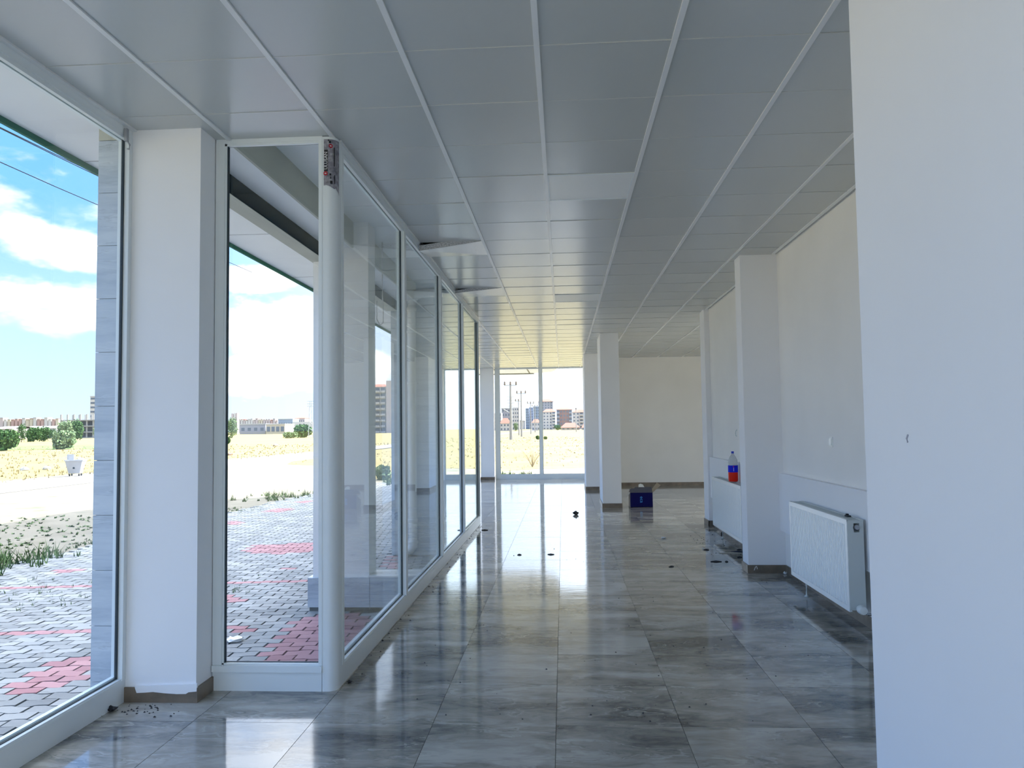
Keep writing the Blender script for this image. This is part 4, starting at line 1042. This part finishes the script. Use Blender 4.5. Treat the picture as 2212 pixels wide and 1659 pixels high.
link('printed_letters', text_mesh('eca', .085, mat('sky_blue_print', (.04, .30, .75, 1), .5), .0006), bx, (.20, -.0015, .135), (math.pi/2, math.pi/2, 0))

# ------------------------------------------------------------------ rubbish on the floor
scrap_w = mat('white_scrap', (.75, .75, .73, 1), .6); scrap_d = mat('dark_scrap', (.03, .03, .035, 1), .7); scrap_b = mat('dark_blue_strip', (.01, .02, .06, 1), .5); scrap_t = mat('beige_strip', (.55, .50, .42, 1), .7)
def strip(label, px, py, lpx, wid, mt, ang=0, bend=.1, name='rubber_scrap', cat='scrap', h=.012):
    p = on_z(px, py, 0); L = lpx*p.y/FPX; n = 6; b = MB()
    P = []
    for k in range(n+1):
        u = k/n-.5; P.append((u*L, bend*L*(.25-u*u)*2, h*(1-.6*abs(2*u))))
    for k in range(n):
        (x, y, z), (u, v, w) = P[k], P[k+1]; e = wid/2*(.7+.5*random.random())
        b.face([(x, y-e, 0.001), (u, v-e, 0.001), (u, v-e, w+.001), (x, y-e, z+.001)]); b.face([(x, y-e, z+.001), (u, v-e, w+.001), (u, v+e, w+.001), (x, y+e, z+.001)]); b.face([(x, y+e, 0.001), (u, v+e, 0.001), (u, v+e, w+.001), (x, y+e, z+.001)])
    tag(b.obj(name, mt, loc=(p.x, p.y, 0), rot=(0, 0, ang)), label, cat)
def crumple(label, px, py, wpx, hpx, mt, name='crumpled_wrapper', cat='wrapper', seed=1, z=0.0):
    p = on_z(px, py, z); s = p.y/FPX; bm = bmesh.new(); bmesh.ops.create_icosphere(bm, subdivisions=2, radius=1)
    for v in bm.verts:
        k = 1+.75*noise.noise(v.co*1.9+Vector((seed*3.3, seed, 0)))
        v.co = Vector((v.co.x*wpx*s*.5*k, v.co.y*wpx*s*.4*k, (v.co.z+.75)*hpx*s*.5*max(.2, k)))
        v.co.z = max(0, v.co.z)
    me = D.meshes.new(name); bm.to_mesh(me); bm.free(); me.materials.append(mt)
    tag(link(name, me, None, (p.x, p.y, z+.0005)), label, cat)
crumple('black crumpled wrapper in the middle of the floor before the pillar', 1244, 1112, 11, 8, scrap_d, seed=2)
strip('dark bent strip left of the twin strips on the bright floor', 1122, 1199, 9, .02, scrap_d, .15, .25)
strip('dark bent strip right of the twin strips on the bright floor', 1190, 1198, 14, .02, scrap_d, -.1, -.25)
strip('dark scrap at the foot of the glazed row', 1047, 1145.5, 14, .035, scrap_d, 0, .1)
strip('grey stick lying on the grey floor right of centre', 1450, 1224.5, 12, .016, scrap_d, .5, 0)
strip('long black rubber strip before the right column', 1547, 1213.5, 23, .018, scrap_d, .02, .08)
strip('short black scrap beside the long rubber strip', 1569.5, 1213.5, 6, .016, scrap_d, 0, 0)
strip('dark curled scrap left of the scrap heap under the farther radiator', 1526, 1188, 11, .02, scrap_d, -.3, .2)
strip('black strip topmost in the scrap heap behind the right column', 1597, 1188, 10, .02, scrap_d, 0, 0)
strip('dark blue strip in the scrap heap behind the right column', 1592, 1192.5, 24, .022, scrap_b, -.03, .04)
strip('beige strip lowest in the scrap heap behind the right column', 1578, 1195.5, 48, .012, scrap_t, -.04, .05)
strip('small black strip at the corner foot of the right column', 1598, 1204, 10, .018, scrap_d, -.1, 0)
crumple('white paper scrap on the grey floor right of centre', 1433, 1163.5, 11, 3.5, scrap_w, 'paper_scrap', 'scrap', 5)
crumple('white paper scrap beside the curled dark scrap', 1519, 1186, 4, 3, scrap_w, 'paper_scrap', 'scrap', 7)
crumple('white lump at the skirting left of the nearer radiator', 1697, 1240, 9, 6, scrap_w, 'plaster_lump', 'scrap', 8)
crumple('dark lump of dirt at the base rail left of the column', 240, 1536, 22, 14, scrap_d, 'dirt_lump', 'dirt', 9)
crumple('black lump beside the supply pipe of the farther radiator', 1560, 1154, 5, 5, scrap_d, 'dirt_lump', 'dirt', 10)
crumple('dark lump of dirt at the foot of the corner post', 755, 1475, 9, 5, scrap_d, 'dirt_lump', 'dirt', 11)
crumple('crumpled white plastic bag on the paving in the narrow window', 508, 1386, 34, 12, scrap_w, 'plastic_bag', 'bag', 12, GZ)
b = MB()                                              # crumbs nobody would count
def crumb(x, y, r):
    z = .0005; q = [(x+random.uniform(.6, 1)*r*math.cos(a), y+random.uniform(.6, 1)*r*math.sin(a), z) for a in (0, 1.6, 3.1, 4.7)]
    top = (x, y, z+r*.7)
    for k in range(4): b.face([q[k], q[(k+1) % 4], top])
for _ in range(110):
    p = on_z(random.uniform(900, 1800), random.uniform(1060, 1560), 0)
    if p.x > 2.0 and p.y < 12: continue
    if p.x < -1.1: continue
    crumb(p.x, p.y, random.uniform(.003, .009))
for _ in range(45): crumb(random.gauss(-2.2, .09), random.gauss(4.08, .05), random.uniform(.003, .010))
for _ in range(80): crumb(-1.25+random.random()**2*.10, random.uniform(4.6, 11.8), random.uniform(.003, .011))
for _ in range(40): crumb(random.uniform(1.6, 2.0), random.uniform(9, 11), random.uniform(.004, .010))
tag(b.obj('floor_crumbs', scrap_d), 'dark crumbs and grit scattered on the tiled floor', 'crumbs', kind='stuff')

# small scuffs
MB().tube([(0, 0, .012), (.0, .010, .0), (0, .004, -.010)], .003, 5).obj('paint_chip', mat('paint_chip', (.45, .44, .48, 1), .8), D.objects['wall_right_near'], loc=tuple(on_x(1962, 948, .999)))
q = on_y(1634, 1228, 7.916)
MB().tube([(-.022, 0, -.018), (-.008, 0, .016), (.002, 0, .022), (.008, 0, -.006)], .0035, 5).obj('plaster_streak', scrap_w, D.objects['baseboard_right_column'], loc=(q.x, 7.917, q.z))
